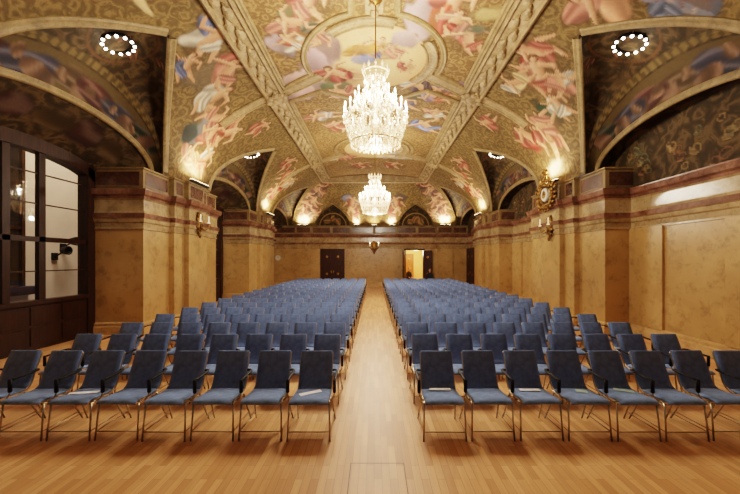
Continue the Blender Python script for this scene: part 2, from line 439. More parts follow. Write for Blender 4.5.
def vframe(x, y, s=None):
    """point on the main vault, picture-right and up directions of the painting there"""
    e = .02; z = zsurf(x, y)
    if abs(x) <= XR and y < YR: return (x, y, z), (1, 0, 0), (0, -1, 0)
    dx = Vector((e, 0, zsurf(x+e, y)-zsurf(x-e, y))); dx.x = 2*e; dx.normalize()
    dy = Vector((0, 2*e, zsurf(x, y+e)-zsurf(x, y-e))).normalized()
    if y > YR and abs(y-YR)/(YE-YR) > (abs(x)/A-UR)/(1-UR):   # end slope
        return (x, y, z), (1, 0, 0), tuple(-dy)
    sx = 1 if x > 0 else -1
    return (x, y, z), (0, -sx*1.0, 0), tuple(dx*(-sx))
def zsurf(x, y):
    u = abs(x)/A; v = UR+(y-YR)/(YE-YR)*(1-UR) if y > YR else 0
    m = max(u, v)
    if m < UR: return zbar(x)
    return ZS+B*sqrt(max(0, 1-min(1, m)**2))

def grid_obj(name, G, mat, paint, flip=False, extra=None):
    G = np.asarray(G); r, c = G.shape[:2]; P = G.reshape(-1, 3)
    cv = Canvas(P); paint(cv)
    i = np.arange((r-1)*(c-1)); a = (i//(c-1))*c+i % (c-1)
    F = np.stack([a, a+1, a+c+1, a+c], 1)
    if flip: F = F[:, ::-1]
    me = bpy.data.meshes.new(name)
    me.vertices.add(len(P)); me.vertices.foreach_set('co', P.ravel())
    me.loops.add(F.size); me.loops.foreach_set('vertex_index', F.ravel().astype(np.int32))
    me.polygons.add(len(F)); me.polygons.foreach_set('loop_start', np.arange(0, F.size, 4, dtype=np.int32))
    me.update(calc_edges=True); me.validate()
    ca = me.color_attributes.new('paint', 'FLOAT_COLOR', 'POINT')
    ca.data.foreach_set('color', np.concatenate([cv.c, cv.a[:, None]], 1).astype(np.float32).ravel())
    me.polygons.foreach_set('use_smooth', [True]*len(me.polygons)); me.materials.append(mat)
    return struct(link(bpy.data.objects.new(name, me)))

RED, PINK, BLUE, DBLUE, WHITE, GREEN, OCH, PURP, ROSE, GREY = (150, 62, 48), (184, 118, 98), (98, 108, 142), (76, 86, 114), (200, 186, 164), (70, 88, 60), (184, 132, 68), (160, 128, 120), (166, 88, 72), (132, 130, 128)
def paint_spandrels(cv):
    F = lambda x, y, size, **k: figure(cv, *vframe(x, y), size, **k)
    Cl = lambda x, y, rx, ry, col, **k: cloud_or_glow(cv, *vframe(x, y), rx, ry, col, **k)
    # lighter bands round the edges of the vault openings are stucco; here the figures, and uplight glow painted at the bases
    # first left pier
    Cl(-4.4, 9.0, .7, .9, (150, 140, 120), seed=1, a=.5)
    F(-4.0, 7.95, .95, pose=0, rot=.2, c1=WHITE, c2=BLUE, seed=.3)
    F(-4.6, 8.4, .7, pose=2, rot=.9, c1=BLUE, c2=DBLUE, seed=1.1)
    F(-4.1, 9.15, .95, pose=1, rot=-.3, c1=PINK, c2=ROSE, seed=2.2)
    F(-4.75, 9.95, 1.05, pose=2, rot=.3, c1=WHITE, c2=WHITE, seed=.9)
    F(-5.05, 10.5, .9, pose=0, rot=.9, mir=-1, c1=PINK, seed=1.9)
    Cl(-5.5, 10.55, .5, .55, (120, 122, 122), seed=3, soft=.4)
    Cl(-5.6, 10.25, .3, .35, (54, 60, 56), seed=5, soft=.4)
    F(-5.2, 11.65, 1.15, pose=2, rot=-.4, c1=RED, c2=ROSE, seed=.2)
    F(-5.45, 11.2, .9, pose=0, rot=.4, c1=ROSE, c2=PINK, seed=2.6)
    Cl(-5.93, 11.2, .8, .4, (232, 190, 140), seed=2, soft=.8)  # pale glow of the uplight painted on the spandrel base
    F(-5.9, 11.0, .8, pose=1, rot=.2, c1=(226, 170, 120), c2=PINK, seed=2.9)
    F(-5.85, 11.7, .8, pose=2, rot=-.2, c1=(206, 120, 90), c2=WHITE, seed=1.9)
    F(-4.35, 12.6, .8, pose=0, rot=-.2, c1=ROSE, seed=1.2)
    # first right pier
    F(4.05, 8.25, .95, pose=0, rot=.5, c1=ROSE, c2=RED, seed=.6)
    F(4.5, 8.95, 1.1, pose=2, rot=-.4, c1=ROSE, c2=PINK, seed=1.4)
    F(4.15, 9.6, .8, pose=1, rot=.2, c1=(200, 168, 120), c2=WHITE, seed=2.4)
    F(4.9, 8.85, .8, pose=0, rot=.7, mir=-1, c1=PINK, c2=WHITE, seed=.1)
    Cl(5.05, 9.95, .3, .55, (44, 66, 44), seed=4, soft=.35)
    Cl(5.2, 9.6, .35, .25, (52, 74, 46), seed=6, soft=.35)
    F(5.2, 9.4, .75, pose=2, rot=.2, c1=WHITE, c2=(214, 190, 160), seed=1.8)
    F(5.4, 11.5, 1.15, pose=0, rot=.3, c1=RED, c2=ROSE, seed=2.0)
    F(5.6, 10.8, 1.2, pose=2, rot=-.2, mir=-1, c1=ROSE, c2=PINK, seed=.8)
    F(5.3, 10.5, .9, pose=1, rot=.6, c1=PINK, c2=ROSE, seed=1.0)
    Cl(5.97, 11.2, .6, .35, (236, 206, 160), seed=7, soft=.7)  # uplight glow painted as a pale patch at the base
    F(4.2, 12.3, .8, pose=1, rot=.4, c1=ROSE, seed=.4)
    # overhead, nearest
    Cl(-4.4, 6.5, .5, .14, (206, 176, 126), seed=1, soft=.3)
    F(4.35, 6.2, 1.1, pose=1, rot=.1, c1=(226, 160, 120), c2=PINK, seed=.4)
    Cl(5.2, 5.8, .45, .55, (104, 112, 132), seed=8, soft=.3)
    F(5.15, 5.7, .7, pose=2, c1=(112, 118, 138), c2=(96, 104, 126), seed=.7, flesh=(120, 120, 130))
    F(-4.9, 3.4, 1.1, pose=0, c1=RED, c2=BLUE, seed=.4); F(4.9, 3.4, 1.1, pose=2, c1=OCH, c2=ROSE, seed=.4)
    # second pair of piers
    for s in (-1, 1):
        F(s*4.5, 17.2, 1.0, pose=0, rot=.3, mir=-s, c1=ROSE, c2=(150, 84, 60), seed=.5+s)
        F(s*4.85, 18.5, 1.0, pose=1, rot=-.2, mir=s, c1=(170, 92, 70), c2=WHITE, seed=1.5+s)
        F(s*5.3, 19.2, 1.1, pose=2, rot=.2, mir=s, c1=RED, c2=(70, 66, 80) if s > 0 else PINK, seed=2.5+s)
        F(s*5.7, 18.7, 1.0, pose=0, rot=.4, mir=s, c1=ROSE, c2=PINK, seed=.5+s)
        F(s*5.0, 19.9, .9, pose=0, rot=.4, mir=-s, c1=WHITE, c2=(196, 168, 130), seed=.9+s)
        Cl(s*5.97, 18.7, .7, .35, (240, 206, 150), seed=7+s, soft=.7)  # painted pool of uplight above each second pier
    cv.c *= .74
def paint_end(cv):
    F = lambda x, y, size, **k: figure(cv, *vframe(x, y), size, **k)
    Cl = lambda x, y, rx, ry, col, **k: cloud_or_glow(cv, *vframe(x, y), rx, ry, col, **k)
    for s in (-1, 1):
        for i, (x, y, sz, p) in enumerate(((3.4, 23.2, .9, 1), (3.9, 23.7, 1.0, 2), (4.3, 23.9, 1.1, 0), (4.7, 24.4, 1.1, 2), (4.9, 24.72, 1.1, 0), (5.15, 24.85, .9, 1), (4.5, 24.72, .9, 0))):
            F(s*x, y, sz, pose=p, rot=.4*i, mir=s, c1=((120, 52, 40), (150, 84, 66), (104, 62, 52), (140, 70, 54))[i % 4], c2=((150, 120, 96), (84, 60, 52))[i % 2], seed=i*.7, flesh=(190, 132, 100))
        Cl(s*5.2, 24.95, .6, .35, (240, 214, 170), seed=3, soft=.8)  # bright patch painted where the corner uplights strike
        Cl(s*1.9, 24.2, .6, .35, (120, 124, 150) if s < 0 else (80, 70, 66), seed=4+s, soft=.4)
        F(s*1.6, 24.55, 1.0, pose=0, rot=.3, mir=s, c1=(150, 84, 70), c2=(150, 120, 110), seed=.6, flesh=(200, 146, 110))
        F(s*1.5, 24.85, .9, pose=2, rot=-.3, mir=s, c1=(160, 92, 76), seed=1.6, flesh=(200, 146, 110))
        Cl(s*1.3, 24.98, .5, .3, (240, 214, 170), seed=5, soft=.8)  # glow of the centre uplights painted into the slope's foot
    F(0, 24.7, 1.0, pose=0, c1=(180, 120, 90), c2=WHITE, seed=.3)
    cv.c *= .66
def paint_crown(cv):
    F = lambda x, y, size, **k: figure(cv, *vframe(x, y), size, **k)
    Cl = lambda x, y, rx, ry, col, **k: cloud_or_glow(cv, *vframe(x, y), rx, ry, col, **k)
    for k in range(-1, 2):
        yc = 9.6+k*PITCH
        d = np.hypot(cv.P[:, 0], cv.P[:, 1]-yc); al = ss(1.56, 1.48, d)
        t = np.clip(d/1.6, 0, 1)[:, None]
        cv.put(np.arange(len(cv.P)), al, np.array(lin((236, 206, 146)))*(1-t)+np.array(lin((206, 158, 108)))*t)
    # medallion over the first chandelier
    F(-.15, 9.35, .8, pose=1, rot=.2, c1=BLUE, c2=OCH, seed=.8); F(.15, 9.0, .55, pose=2, c1=OCH, seed=.2)
    Cl(-.2, 9.1, .5, .22, OCH, seed=.5, a=.8); Cl(-.35, 9.6, .35, .25, (136, 142, 170), seed=1.5, a=.8)
    F(.55, 9.2, .55, pose=0, rot=.4, c1=PINK, seed=1.1)
    F(.95, 9.9, .5, pose=2, c1=ROSE, seed=1.4)
    # purple clouds spilling over the frame, left
    Cl(-1.3, 9.0, .5, .75, PURP, seed=1, soft=.35); Cl(-1.6, 9.7, .55, .7, (186, 152, 152), seed=2, soft=.35)
    Cl(-2.1, 10.6, .7, .7, (196, 160, 150), seed=3, soft=.35); Cl(-2.45, 11.3, .7, .6, (188, 150, 146), seed=4, soft=.35)
    Cl(-2.35, 8.6, .5, .6, (160, 136, 136), seed=5, soft=.5); Cl(-2.0, 7.7, .3, .3, (80, 92, 66), seed=6, soft=.4)
    F(-1.75, 8.05, .85, pose=1, rot=.5, c1=ROSE, c2=PINK, seed=.4); F(-1.45, 8.5, .75, pose=0, rot=-.5, c1=PINK, c2=(90, 90, 70), seed=1.4)
    F(-1.95, 8.65, .7, pose=2, rot=1.0, c1=WHITE, c2=ROSE, seed=2.4); F(-1.4, 7.5, .8, pose=2, c1=PINK, c2=ROSE, seed=.9)
    F(-1.0, 10.4, .95, pose=1, rot=.1, c1=RED, c2=ROSE, seed=.7); Cl(-1.3, 10.95, .55, .25, (84, 92, 60), seed=2, soft=.4)
    F(-.9, 11.4, .9, pose=0, rot=1.2, c1=ROSE, c2=PINK, seed=1.7)
    # right
    Cl(1.1, 7.9, .42, .8, (196, 164, 160), seed=7, soft=.35); Cl(.85, 8.75, .4, .4, (176, 146, 140), seed=8, soft=.35)
    F(1.8, 7.6, 1.0, pose=2, rot=.3, c1=(200, 96, 66), c2=ROSE, seed=.5); F(1.75, 8.1, .8, pose=0, rot=-.4, c1=RED, c2=PINK, seed=1.5)
    F(2.3, 8.6, .8, pose=1, rot=-.6, c1=ROSE, c2=PINK, seed=2.5); Cl(2.6, 7.6, .5, .3, (176, 150, 98), seed=2, soft=.7); Cl(2.5, 8.1, .5, .25, (84, 88, 70), seed=9, soft=.8)
    Cl(2.5, 10.8, .55, .4, (150, 122, 140), seed=3, soft=.5); Cl(1.7, 11.6, .9, .35, (90, 92, 62), seed=4, soft=.5)
    F(1.5, 11.1, .9, pose=1, c1=(76, 56, 60), c2=WHITE, seed=.9); F(2.2, 11.6, .9, pose=0, rot=.9, c1=(170, 100, 70), c2=(150, 122, 140), seed=1.8)
    F(1.2, 12.3, .9, pose=2, rot=.5, c1=(90, 92, 120), c2=ROSE, seed=2.8)
    # between first and second chandelier
    F(-1.9, 13.2, .95, pose=1, rot=.4, c1=(196, 176, 160), c2=PINK, seed=.3); F(-1.5, 14.3, .95, pose=0, rot=.2, c1=ROSE, c2=PINK, seed=1.3)
    F(2.15, 14.2, 1.1, pose=1, rot=-.2, c1=(116, 132, 170), c2=BLUE, seed=2.1); F(2.3, 13.0, .9, pose=0, c1=WHITE, c2=PINK, seed=.2)
    F(-1.5, 18.6, 1.1, pose=1, rot=.5, c1=PINK, c2=WHITE, seed=.6); F(-.8, 20.3, 1.1, pose=0, c1=RED, c2=ROSE, seed=1.6)
    F(1.2, 17.8, 1.0, pose=1, c1=WHITE, c2=WHITE, seed=.2); F(1.2, 20.2, 1.1, pose=2, c1=RED, c2=ROSE, seed=1.2); F(2.2, 18.4, .9, pose=1, c1=OCH, c2=PINK, seed=2.2)
    Cl(1.3, 18.6, 1.2, .35, (226, 206, 176), seed=1, soft=.5)
    # nearest strip, over the photographer
    F(0, 5.2, 1.2, pose=0, c1=RED, c2=BLUE, seed=.2); F(2, 4, 1.1, pose=1, c1=OCH, seed=.4); F(-2, 4, 1.1, pose=2, c1=BLUE, seed=.6)

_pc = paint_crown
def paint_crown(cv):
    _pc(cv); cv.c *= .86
# crown
xs = np.linspace(-XR, XR, 165); ys = np.linspace(Y0, YR, 600)
G = np.zeros((len(ys), len(xs), 3)); G[..., 0] = xs[None]; G[..., 1] = ys[:, None]; G[..., 2] = np.array([zbar(x) for x in xs])[None]
grid_obj('ceiling', G, M['fresco'], paint_crown)
# vault flanks, piece by piece between the openings
th = np.linspace(math.asin(UR), pi/2, 110)
def diag(x): return YR+(abs(x)/A-UR)/(1-UR)*(YE-YR)
for s in (-1, 1):
    bounds = [(None, GAPS[0])]+list(zip(GAPS[:-1], GAPS[1:]))+[(GAPS[-1], None)]
    for g0, g1 in bounds:
        L = (g1 or YE)-(g0 if g0 is not None else Y0); nc = max(20, int(L/.045)); rows = []
        for t in th:
            x = A*sin(t); z = ZS+B*cos(t); w = wl(x) if x <= A else 2.45
            a = Y0 if g0 is None else g0+w; b = diag(x) if g1 is None else g1-w
            if g1 is None: a = min(a, b)
            rows.append([(s*x, y, z) for y in np.linspace(a, b, nc)])
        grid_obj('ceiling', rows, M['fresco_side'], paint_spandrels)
# end slope with two openings over the doors
YA = 24.45; XC = 3.07
def we(y): return max(0, (y-YA)/(YE-YA))*1.25
rows_all = []
tt = np.linspace(math.asin(UR), pi/2, 90)
yrow = [YR+(sin(t)-UR)/(1-UR)*(YE-YR) for t in tt]
for lo, hi in ((None, -XC), (-XC, XC), (XC, None)):
    rows = []
    for t, y in zip(tt, yrow):
        xm = A*sin(t); w = we(y); z = ZS+B*cos(t)
        a = -xm if lo is None else lo+w; b = xm if hi is None else hi-w
        rows.append([(x, y, z) for x in np.linspace(a, b, 60 if lo is not None and hi is not None and False else 70)])
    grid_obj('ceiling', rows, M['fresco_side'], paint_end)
def paint_tymp(cv):
    n = len(cv.P)
def mouth_end(sx):
    pts = []
    ys_ = [y for y in yrow if y >= YA]
    for y in [YA]+ys_: pts.append((sx*XC-we(y), y, zsurf(0, y)))
    return pts, [(2*sx*XC-p[0], p[1], p[2]) for p in pts]
for sx in (-1, 1):
    a, b = mouth_end(sx); mb = MB()
    for P_ in (a, b):
        for p, q in zip(P_[:-1], P_[1:]): mb.quad(p, q, (q[0], 25.3, q[2]), (p[0], 25.3, p[2]))
    struct(mb.build('ceiling', M['stucco_dark']))
    rows = []
    for i in range(40):
        z = 4.46+(zsurf(0, YA)-4.46)*i/39; rows.append([(x, 25.28, z) for x in np.linspace(sx*XC-1.3, sx*XC+1.3, 60)])
    def pt(cv, sx=sx):
        q = cv.P-np.array([sx*XC, 25.28, 4.46]); r = np.hypot(q[:, 0], q[:, 2])
        cv.put(np.arange(len(q)), ss(.06, .03, abs(r-.98)), np.array(lin((150, 122, 74))))
        for i in range(3):
            cloth(cv, np.arange(len(q)), q[:, [0, 2]], cv.P, (-.4+.4*i, .35+.2*(i == 1)), .3, .25, i, (140, 104, 60), 6, i)
    grid_obj('wall_end', rows, M['fresco_dark'], pt)

# lunettes over the gaps
al = np.linspace(0, pi/2, 70); ph = np.linspace(0, pi, 110)
def lun(s, yg, a, f):
    x = XA+2.0*sin(a); w = max(1e-4, wl(x)); zm = ZS+B*sqrt(max(0, 1-(x/A)**2)) if x < A else ZS
    zc = 5.42+1.53*cos(a)
    zc = max(zc, zm)
    return (s*x, yg-w*cos(f), zm+(zc-zm)*sin(f)**.9)
def paint_lun(cv):
    x = np.abs(cv.P[:, 0]); n = np.arange(len(x)); P = cv.P
    yl = np.array([min(GAPS, key=lambda g: abs(g-y)) for y in P[:, 1]]); dy = P[:, 1]-yl
    # ring-shaped cartouche near the apex
    cv.put(n, ss(.05, .02, np.abs(np.hypot(x-5.35, dy)-.62))*.8, np.array(lin((96, 64, 38))))
    cv.put(n, ss(.05, .02, np.abs(np.hypot((x-5.3)*.9, dy*.7)-.85))*.7, np.array(lin((84, 62, 34))))
    for k in range(7):
        cloth(cv, n, np.stack([x-5.0-.12*k % .5, dy-(-1.2+.4*k)], 1), P, (0, 0), .16, .1, k, (92, 58, 36), 6, k)
    # beaded arch band, figures below it
    b0 = ss(6.02, 6.04, x)*ss(6.16, 6.14, x); key = .5+.5*np.sign(np.sin(np.arctan2(P[:, 2]-4.4, dy)*60))
    cv.put(n, b0, np.array(lin((104, 84, 48)))*(.45+.55*key)[:, None])
    b1 = ss(6.15, 6.17, x); cv.put(n, b1, np.array(lin((78, 62, 34)))*np.ones((len(n), 1)))
    ang = np.arctan2(P[:, 2]-4.46, dy*.5)
    hq = np.stack([ang*1.9, (P[:, 2]-4.46)], 1); q2 = np.stack([dy, (6.4-x)*2+0*dy], 1)
    mk = (x > 6.16)
    for i, (a0, c) in enumerate(((-1.7, (64, 34, 26)), (-1.0, (50, 48, 62)), (-.1, (78, 58, 36)), (.6, (72, 38, 30)), (1.25, (44, 44, 58)), (1.9, (36, 40, 30)))):
        m = np.where(mk & (np.abs(dy-a0) < .9))[0]
        if len(m):
            qq = np.stack([dy[m]-a0, P[m, 2]-(4.46+.97*1.25*np.sqrt(np.maximum(0, 1-(a0/2.5)**2)))], 1)
            cloth(cv, m, qq, P[m], (0, .05), .55, .26, -.5*a0*.5, c, 6, i)
            cloth(cv, m, qq, P[m], (.15, -.05), .2, .3, .6+i, (92, 64, 44), 3, i+3)
            cloth(cv, m, qq, P[m], (-.3, .12), .16, .12, i, (100, 72, 50), 3, i+5)
for s in (-1, 1):
    for yg in GAPS:
        rows = [[lun(s, yg, a, f) for f in ph] for a in al]
        grid_obj('ceiling', rows, M['fresco_dark'], paint_lun)
        xw = 6.95 if s > 0 else 7.52
        # soffit behind the arch
        rows = []
        for k in range(12):
            x = 6.4+(xw-6.4)*k/11
            u = k/11 if s < 0 else 0
            rows.append([(s*x, yg-(2.55*(1-u)+1.80*u)*cos(f), (4.40+.98*sin(f)**.9)*(1-u)+(4.22+.42*sin(f))*u) for f in ph])
        def ps(cv, yg=yg):
            n = np.arange(len(cv.P)); q = np.stack([cv.P[:, 1]-yg, np.abs(cv.P[:, 0])-6.9], 1)
            for i in range(5): cloth(cv, n, q, cv.P, (-1.6+.8*i, 0), .42, .3, .2, ((74, 56, 30), (60, 34, 24))[i % 2], 2, i)
        grid_obj('ceiling', rows, M['fresco_dark'], ps)
# tympana: painted scrollwork on the right wall
for yg in GAPS:
    rows = [[(6.9, y, z) for y in np.linspace(yg-2.7, yg+2.7, 110)] for z in np.linspace(3.85, 5.5, 50)]
    def pt(cv, yg=yg):
        n = np.arange(len(cv.P)); q = np.stack([cv.P[:, 1]-yg, cv.P[:, 2]-3.9], 1)
        RR = random.Random(int(yg*10))
        for i in range(34):
            cx = RR.uniform(-2.4, 2.4); h = RR.uniform(.1, .25+.95*sqrt(max(0, 1-(cx/2.55)**2))); r = RR.uniform(.08, .2)
            a0 = RR.uniform(0, 6.28); ang_ = np.arctan2(q[:, 1]-h, q[:, 0]-cx); d = np.hypot(q[:, 0]-cx, q[:, 1]-h)
            sp = r*(.45+.55*((ang_-a0) % (2*pi))/(2*pi))
            c = ((124, 100, 62), (104, 70, 44), (88, 84, 58))[i % 3]
            cv.put(n, .9*ss(.04, .012, np.abs(d-sp)), np.array(lin(c)))
            if i % 2: cloth(cv, n, q, cv.P, (cx+r*.5, h-.05), r*.7, r*.45, a0, c, 3, i)
    grid_obj('wall_right', rows, M['fresco_dark'], pt)
# left, beyond the last window
mb = MB(); mb.quad((-7.55, 20.9, 3.8), (-7.55, 25.2, 3.8), (-7.55, 25.2, 5.6), (-7.55, 20.9, 5.6)); struct(mb.build('wall_left', M['attic']))
mb = MB(); mb.quad((-7.6, 25.02, 3.8), (7, 25.02, 3.8), (7, 25.02, 4.5), (-7.6, 25.02, 4.5))
mb.quad((-7.6, 25.3, 4.46), (-5.6, 25.3, 4.46), (-5.6, 25.3, 6), (-7.6, 25.3, 6)); mb.quad((5.6, 25.3, 4.46), (7.6, 25.3, 4.46), (7.6, 25.3, 6), (5.6, 25.3, 6)); struct(mb.build('wall_end', M['attic']))

# ------------------------------------------------------------------ stucco mouldings of the ceiling
PROF = [(-.5, 0), (-.5, .55), (-.42, 1.0), (-.34, 1.0), (-.28, .55), (0, .42), (.28, .55), (.34, 1.0), (.42, 1.0), (.5, .55), (.5, 0)]
PLAIN = [(-.5, 0), (-.46, .7), (-.3, 1), (0, .8), (.25, 1.), (.42, .6), (.5, 0)]
def mould(mb, pts, nrm, width, depth, prof=PROF, closed=False, mi=0):
    pts = [Vector(p) for p in pts]; n = len(pts); R = []
    for i, p in enumerate(pts):
        a, b = (pts[(i-1) % n], pts[(i+1) % n]) if closed else (pts[max(0, i-1)], pts[min(n-1, i+1)])
        d = (b-a).normalized(); N = Vector(nrm[i]).normalized(); t = d.cross(N).normalized()
        R.append([p+t*(u*width)+N*(v*depth-.01) for u, v in prof])
    m = len(prof); vs = [v for r in R for v in r]; fs = []
    for i in range(n if closed else n-1):
        j = (i+1) % n
        for k in range(m-1): fs.append((i*m+k, i*m+k+1, j*m+k+1, j*m+k))
    mb.add(vs, fs, mi)
def vnorm(x, y):
    e = .02; gx = (zsurf(x+e, y)-zsurf(x-e, y))/(2*e); gy = (zsurf(x, y+e)-zsurf(x, y-e))/(2*e)
    return Vector((gx, gy, -1)).normalized()
def onv(pts): return [(x, y, zsurf(x, y)) for x, y in pts], [vnorm(x, y) for x, y in pts]
def fine(pts, step=.25):
    out = []
    for a, b in zip(pts[:-1], pts[1:]):
        k = max(1, int(math.dist(a, b)/step))
        out += [(a[0]+(b[0]-a[0])*i/k, a[1]+(b[1]-a[1])*i/k) for i in range(k)]
    return out+[pts[-1]]
for s in (-1, 1):
    # heavy rib along the hall, with leaf ornament
    mb = MB(); nrm = Vector((s*.55, 0, -1)).normalized() if False else Vector((-s*.45, 0, -1)).normalized()
    ys_ = list(np.arange(-2, YR+.05, .4)); pts = [(s*XR, y, ZR) for y in ys_]
    mould(mb, pts, [nrm]*len(pts), .62, .17)
    tX = Vector((0, 1, 0)).cross(nrm).normalized()
    rot = Matrix((tX, Vector((0, 1, 0)), nrm)).transposed()
    y = 3.0; i = 0
    while y < YR-.2:
        c = Vector((s*XR, y, ZR))+nrm*.085
        mb.ball(c+tX*(.07 if i % 2 else -.07), (.12, .17, .085), 8, 5, 0, rot)
        mb.ball(c+Vector((0, .17, 0))-tX*(.05 if i % 2 else -.05), (.065, .1, .09), 6, 4, 0, rot)
        y += .36; i += 1
    struct(mb.build(trim_name(), M['stucco']))
    for c in PIERS:
        # boss and the band that drops from it over the spandrel
        mb = MB(); pts, nr = onv([(s*x, c) for x in np.linspace(XR+.25, 5.0, 16)]); mould(mb, pts, nr, .42, .07)
        struct(mb.build(trim_name(), M['stucco']))
        mb = MB(); o = Vector((s*XR, c, ZR))+nrm*.15
        mb.ball(o, (.2, .2, .12), 12, 8, 0, rot)
        for k in range(8):
            a = k*pi/4; mb.ball(o+tX*cos(a)*.26+Vector((0, sin(a)*.26, 0)), (.11, .11, .07), 8, 5, 0, rot)
        struct(mb.build(trim_name(), M['stucco']))
        # diagonal band to the medallion frame, panel border beside it
        yc = c-1.55
        mb = MB(); pts, nr = onv(fine([(s*(XR-.25), c), (s*1.6, c-.85)])); mould(mb, pts, nr, .4, .05)
        struct(mb.build(trim_name(), M['stucco']))
        arc = [(s*1.95*sin(t), yc-1.95*cos(t)) for t in np.linspace(1.85, .28, 14)]
        loop = fine([(s*(XR-.4), c-.42)]+arc+[(s*.3, c-PITCH+1.0), (s*1.75, c-PITCH+.0), (s*(XR-.4), c-PITCH+.5), (s*(XR-.4), c-.42)])[:-1]
        mb = MB(); pts, nr = onv(loop); mould(mb, pts, nr, .17, .07, PLAIN, True); struct(mb.build(trim_name(), M['stucco_dark']))
    for yg in GAPS:
        # edge of the vault opening
        for sg in (-1, 1):
            xs_ = np.linspace(XA, A-.001, 50)
            P2 = [(s*x, yg+sg*(wl(x)+.09)) for x in xs_ if not (yg > 20 and sg > 0)]
            if P2:
                pts = [(x, y, ZS+B*sqrt(max(0, 1-(x/A)**2))) for x, y in P2]; nr = [Vector((-x/A/A*1., 0, -(z-ZS)/B/B)).normalized() for x, _, z in pts]
                mb = MB(); mould(mb, pts, nr, .2, .05, PLAIN); struct(mb.build(trim_name(), M['stucco_dark']))
        # light arch in front of the tympanum
        mb = MB(); pts = [(s*6.41, yg-2.5*cos(f), 4.42+.98*sin(f)**.9) for f in np.linspace(0, pi, 50)]
        mould(mb, pts, [Vector((-s, 0, -.25))]*len(pts), .16, .05, PLAIN); struct(mb.build(trim_name(), M['stucco_dark']))
for c in PIERS:
    yc = c-1.55
    mb = MB(); pts, nr = onv([(1.62*cos(t), yc+1.62*sin(t)) for t in np.linspace(radians(228), radians(288), 24)])
    mould(mb, pts, nr, .34, .09, PROF)
    pts, nr = onv([(1.62*cos(t), yc+1.62*sin(t)) for t in np.linspace(radians(326), radians(400), 26)]); mould(mb, pts, nr, .34, .09, PROF); struct(mb.build(trim_name(), M['stucco']))
    mb = MB(); o = Vector((0, yc-1.95, zbar(0)-.03))
    mb.box((-.2, yc-2.75, zbar(0)-.05), (.2, yc-1.85, zbar(0)+.02), 0, .02)
    for k in range(4): mb.ball((0, yc-2.65+.24*k, zbar(0)-.06), (.13-.02*(k % 2), .12, .06), 8, 6)
    struct(mb.build(trim_name(), M['stucco']))
# cross moulding that closes the flat crown at the far end, and its step
mb = MB(); mb.box((-XR-.2, YR-.1, ZR-.22), (XR+.2, YR+.12, ZR+.3)); mb.box((-XR-.2, YR-.22, ZR-.14), (XR+.2, YR-.1, ZR+.3), 0, .03); struct(mb.build(trim_name(), M['stucco']))

# ------------------------------------------------------------------ windows on the left
def window(n, yg, courtyard=True):
    root = MB(); y0, y1 = yg-1.76, yg+1.76; X = -7.5
    zt = lambda y: 4.28+.42*sqrt(max(0, 1-((y-yg)/1.76)**2))
    # frame: jambs, arched head, sill rail
    f = MB()
    f.box((X-.22, y0-.02, 0), (X+.06, y0+.22, 4.4)); f.box((X-.22, y1-.22, 0), (X+.06, y1+.02, 4.4))
    ys_ = np.linspace(y0, y1, 25)
    for a, b in zip(ys_[:-1], ys_[1:]):
        for dz0, dz1, xx in ((-.3, .0, .06),):
            v = [(X-.22, a, zt(a)+dz0), (X+xx, a, zt(a)+dz0), (X+xx, b, zt(b)+dz0), (X-.22, b, zt(b)+dz0), (X-.22, a, zt(a)+.2), (X+xx, a, zt(a)+.2), (X+xx, b, zt(b)+.2), (X-.22, b, zt(b)+.2)]
            f.add(v, [(0, 1, 2, 3), (1, 5, 6, 2), (0, 3, 7, 4), (4, 7, 6, 5)])
    fo = f.build('window_%d' % n, M['wood']); struct(fo)
    ar = MB(); pts = [(X+.07, y, zt(y)+.10) for y in ys_]; mould(ar, pts, [Vector((1, 0, 0))]*len(pts), .12, .06, PLAIN); ar.build('window_arch_moulding', M['wood'], fo)
    p = MB()
    p.box((X-.12, y0+.2, .0), (X+.02, y1-.2, 1.02)); p.box((X-.16, y0+.15, 1.0), (X+.08, y1-.15, 1.1), 0, .01)
    for k in range(4):
        w = (y1-y0-.5)/4; a = y0+.25+w*k
        for z0, z1 in ((.1, .5), (.56, .96)): p.box((X+.0, a+.07, z0), (X+.04, a+w-.07, z1), 0, .012)
    p.build('dado_panel', M['wood'], fo)
    mu = MB()
    for y in (yg-.38, yg+.38):
        r = .075
        mu.box((X-.1, y-r, 1.05), (X-.0, y+r, zt(y)-.28))
    mu.box((X-.1, y0+.2, 2.40), (X+.0, y1-.2, 2.51))
    for z in (1.74, 3.25, 3.93): mu.box((X-.07, y0+.2, z-.013), (X-.03, y1-.2, z+.013))
    mu.build('mullion', M['wood'], fo)
    g = MB(); g.quad((X-.05, y0+.2, 1.05), (X-.05, y1-.2, 1.05), (X-.05, y1-.2, 4.6), (X-.05, y0+.2, 4.6)); g.build('pane', M['glass'], fo)
for i, yg in enumerate(GAPS[:3]): window(i+1, yg)
mb = MB()
for yg in GAPS:
    for sg in (-1, 1):
        a, b = sorted((yg+sg*1.76, yg+sg*2.8)); mb.box((-7.6, a, 3.8), (-7.53, b, 5.6))
struct(mb.build('wall_left', M['attic']))
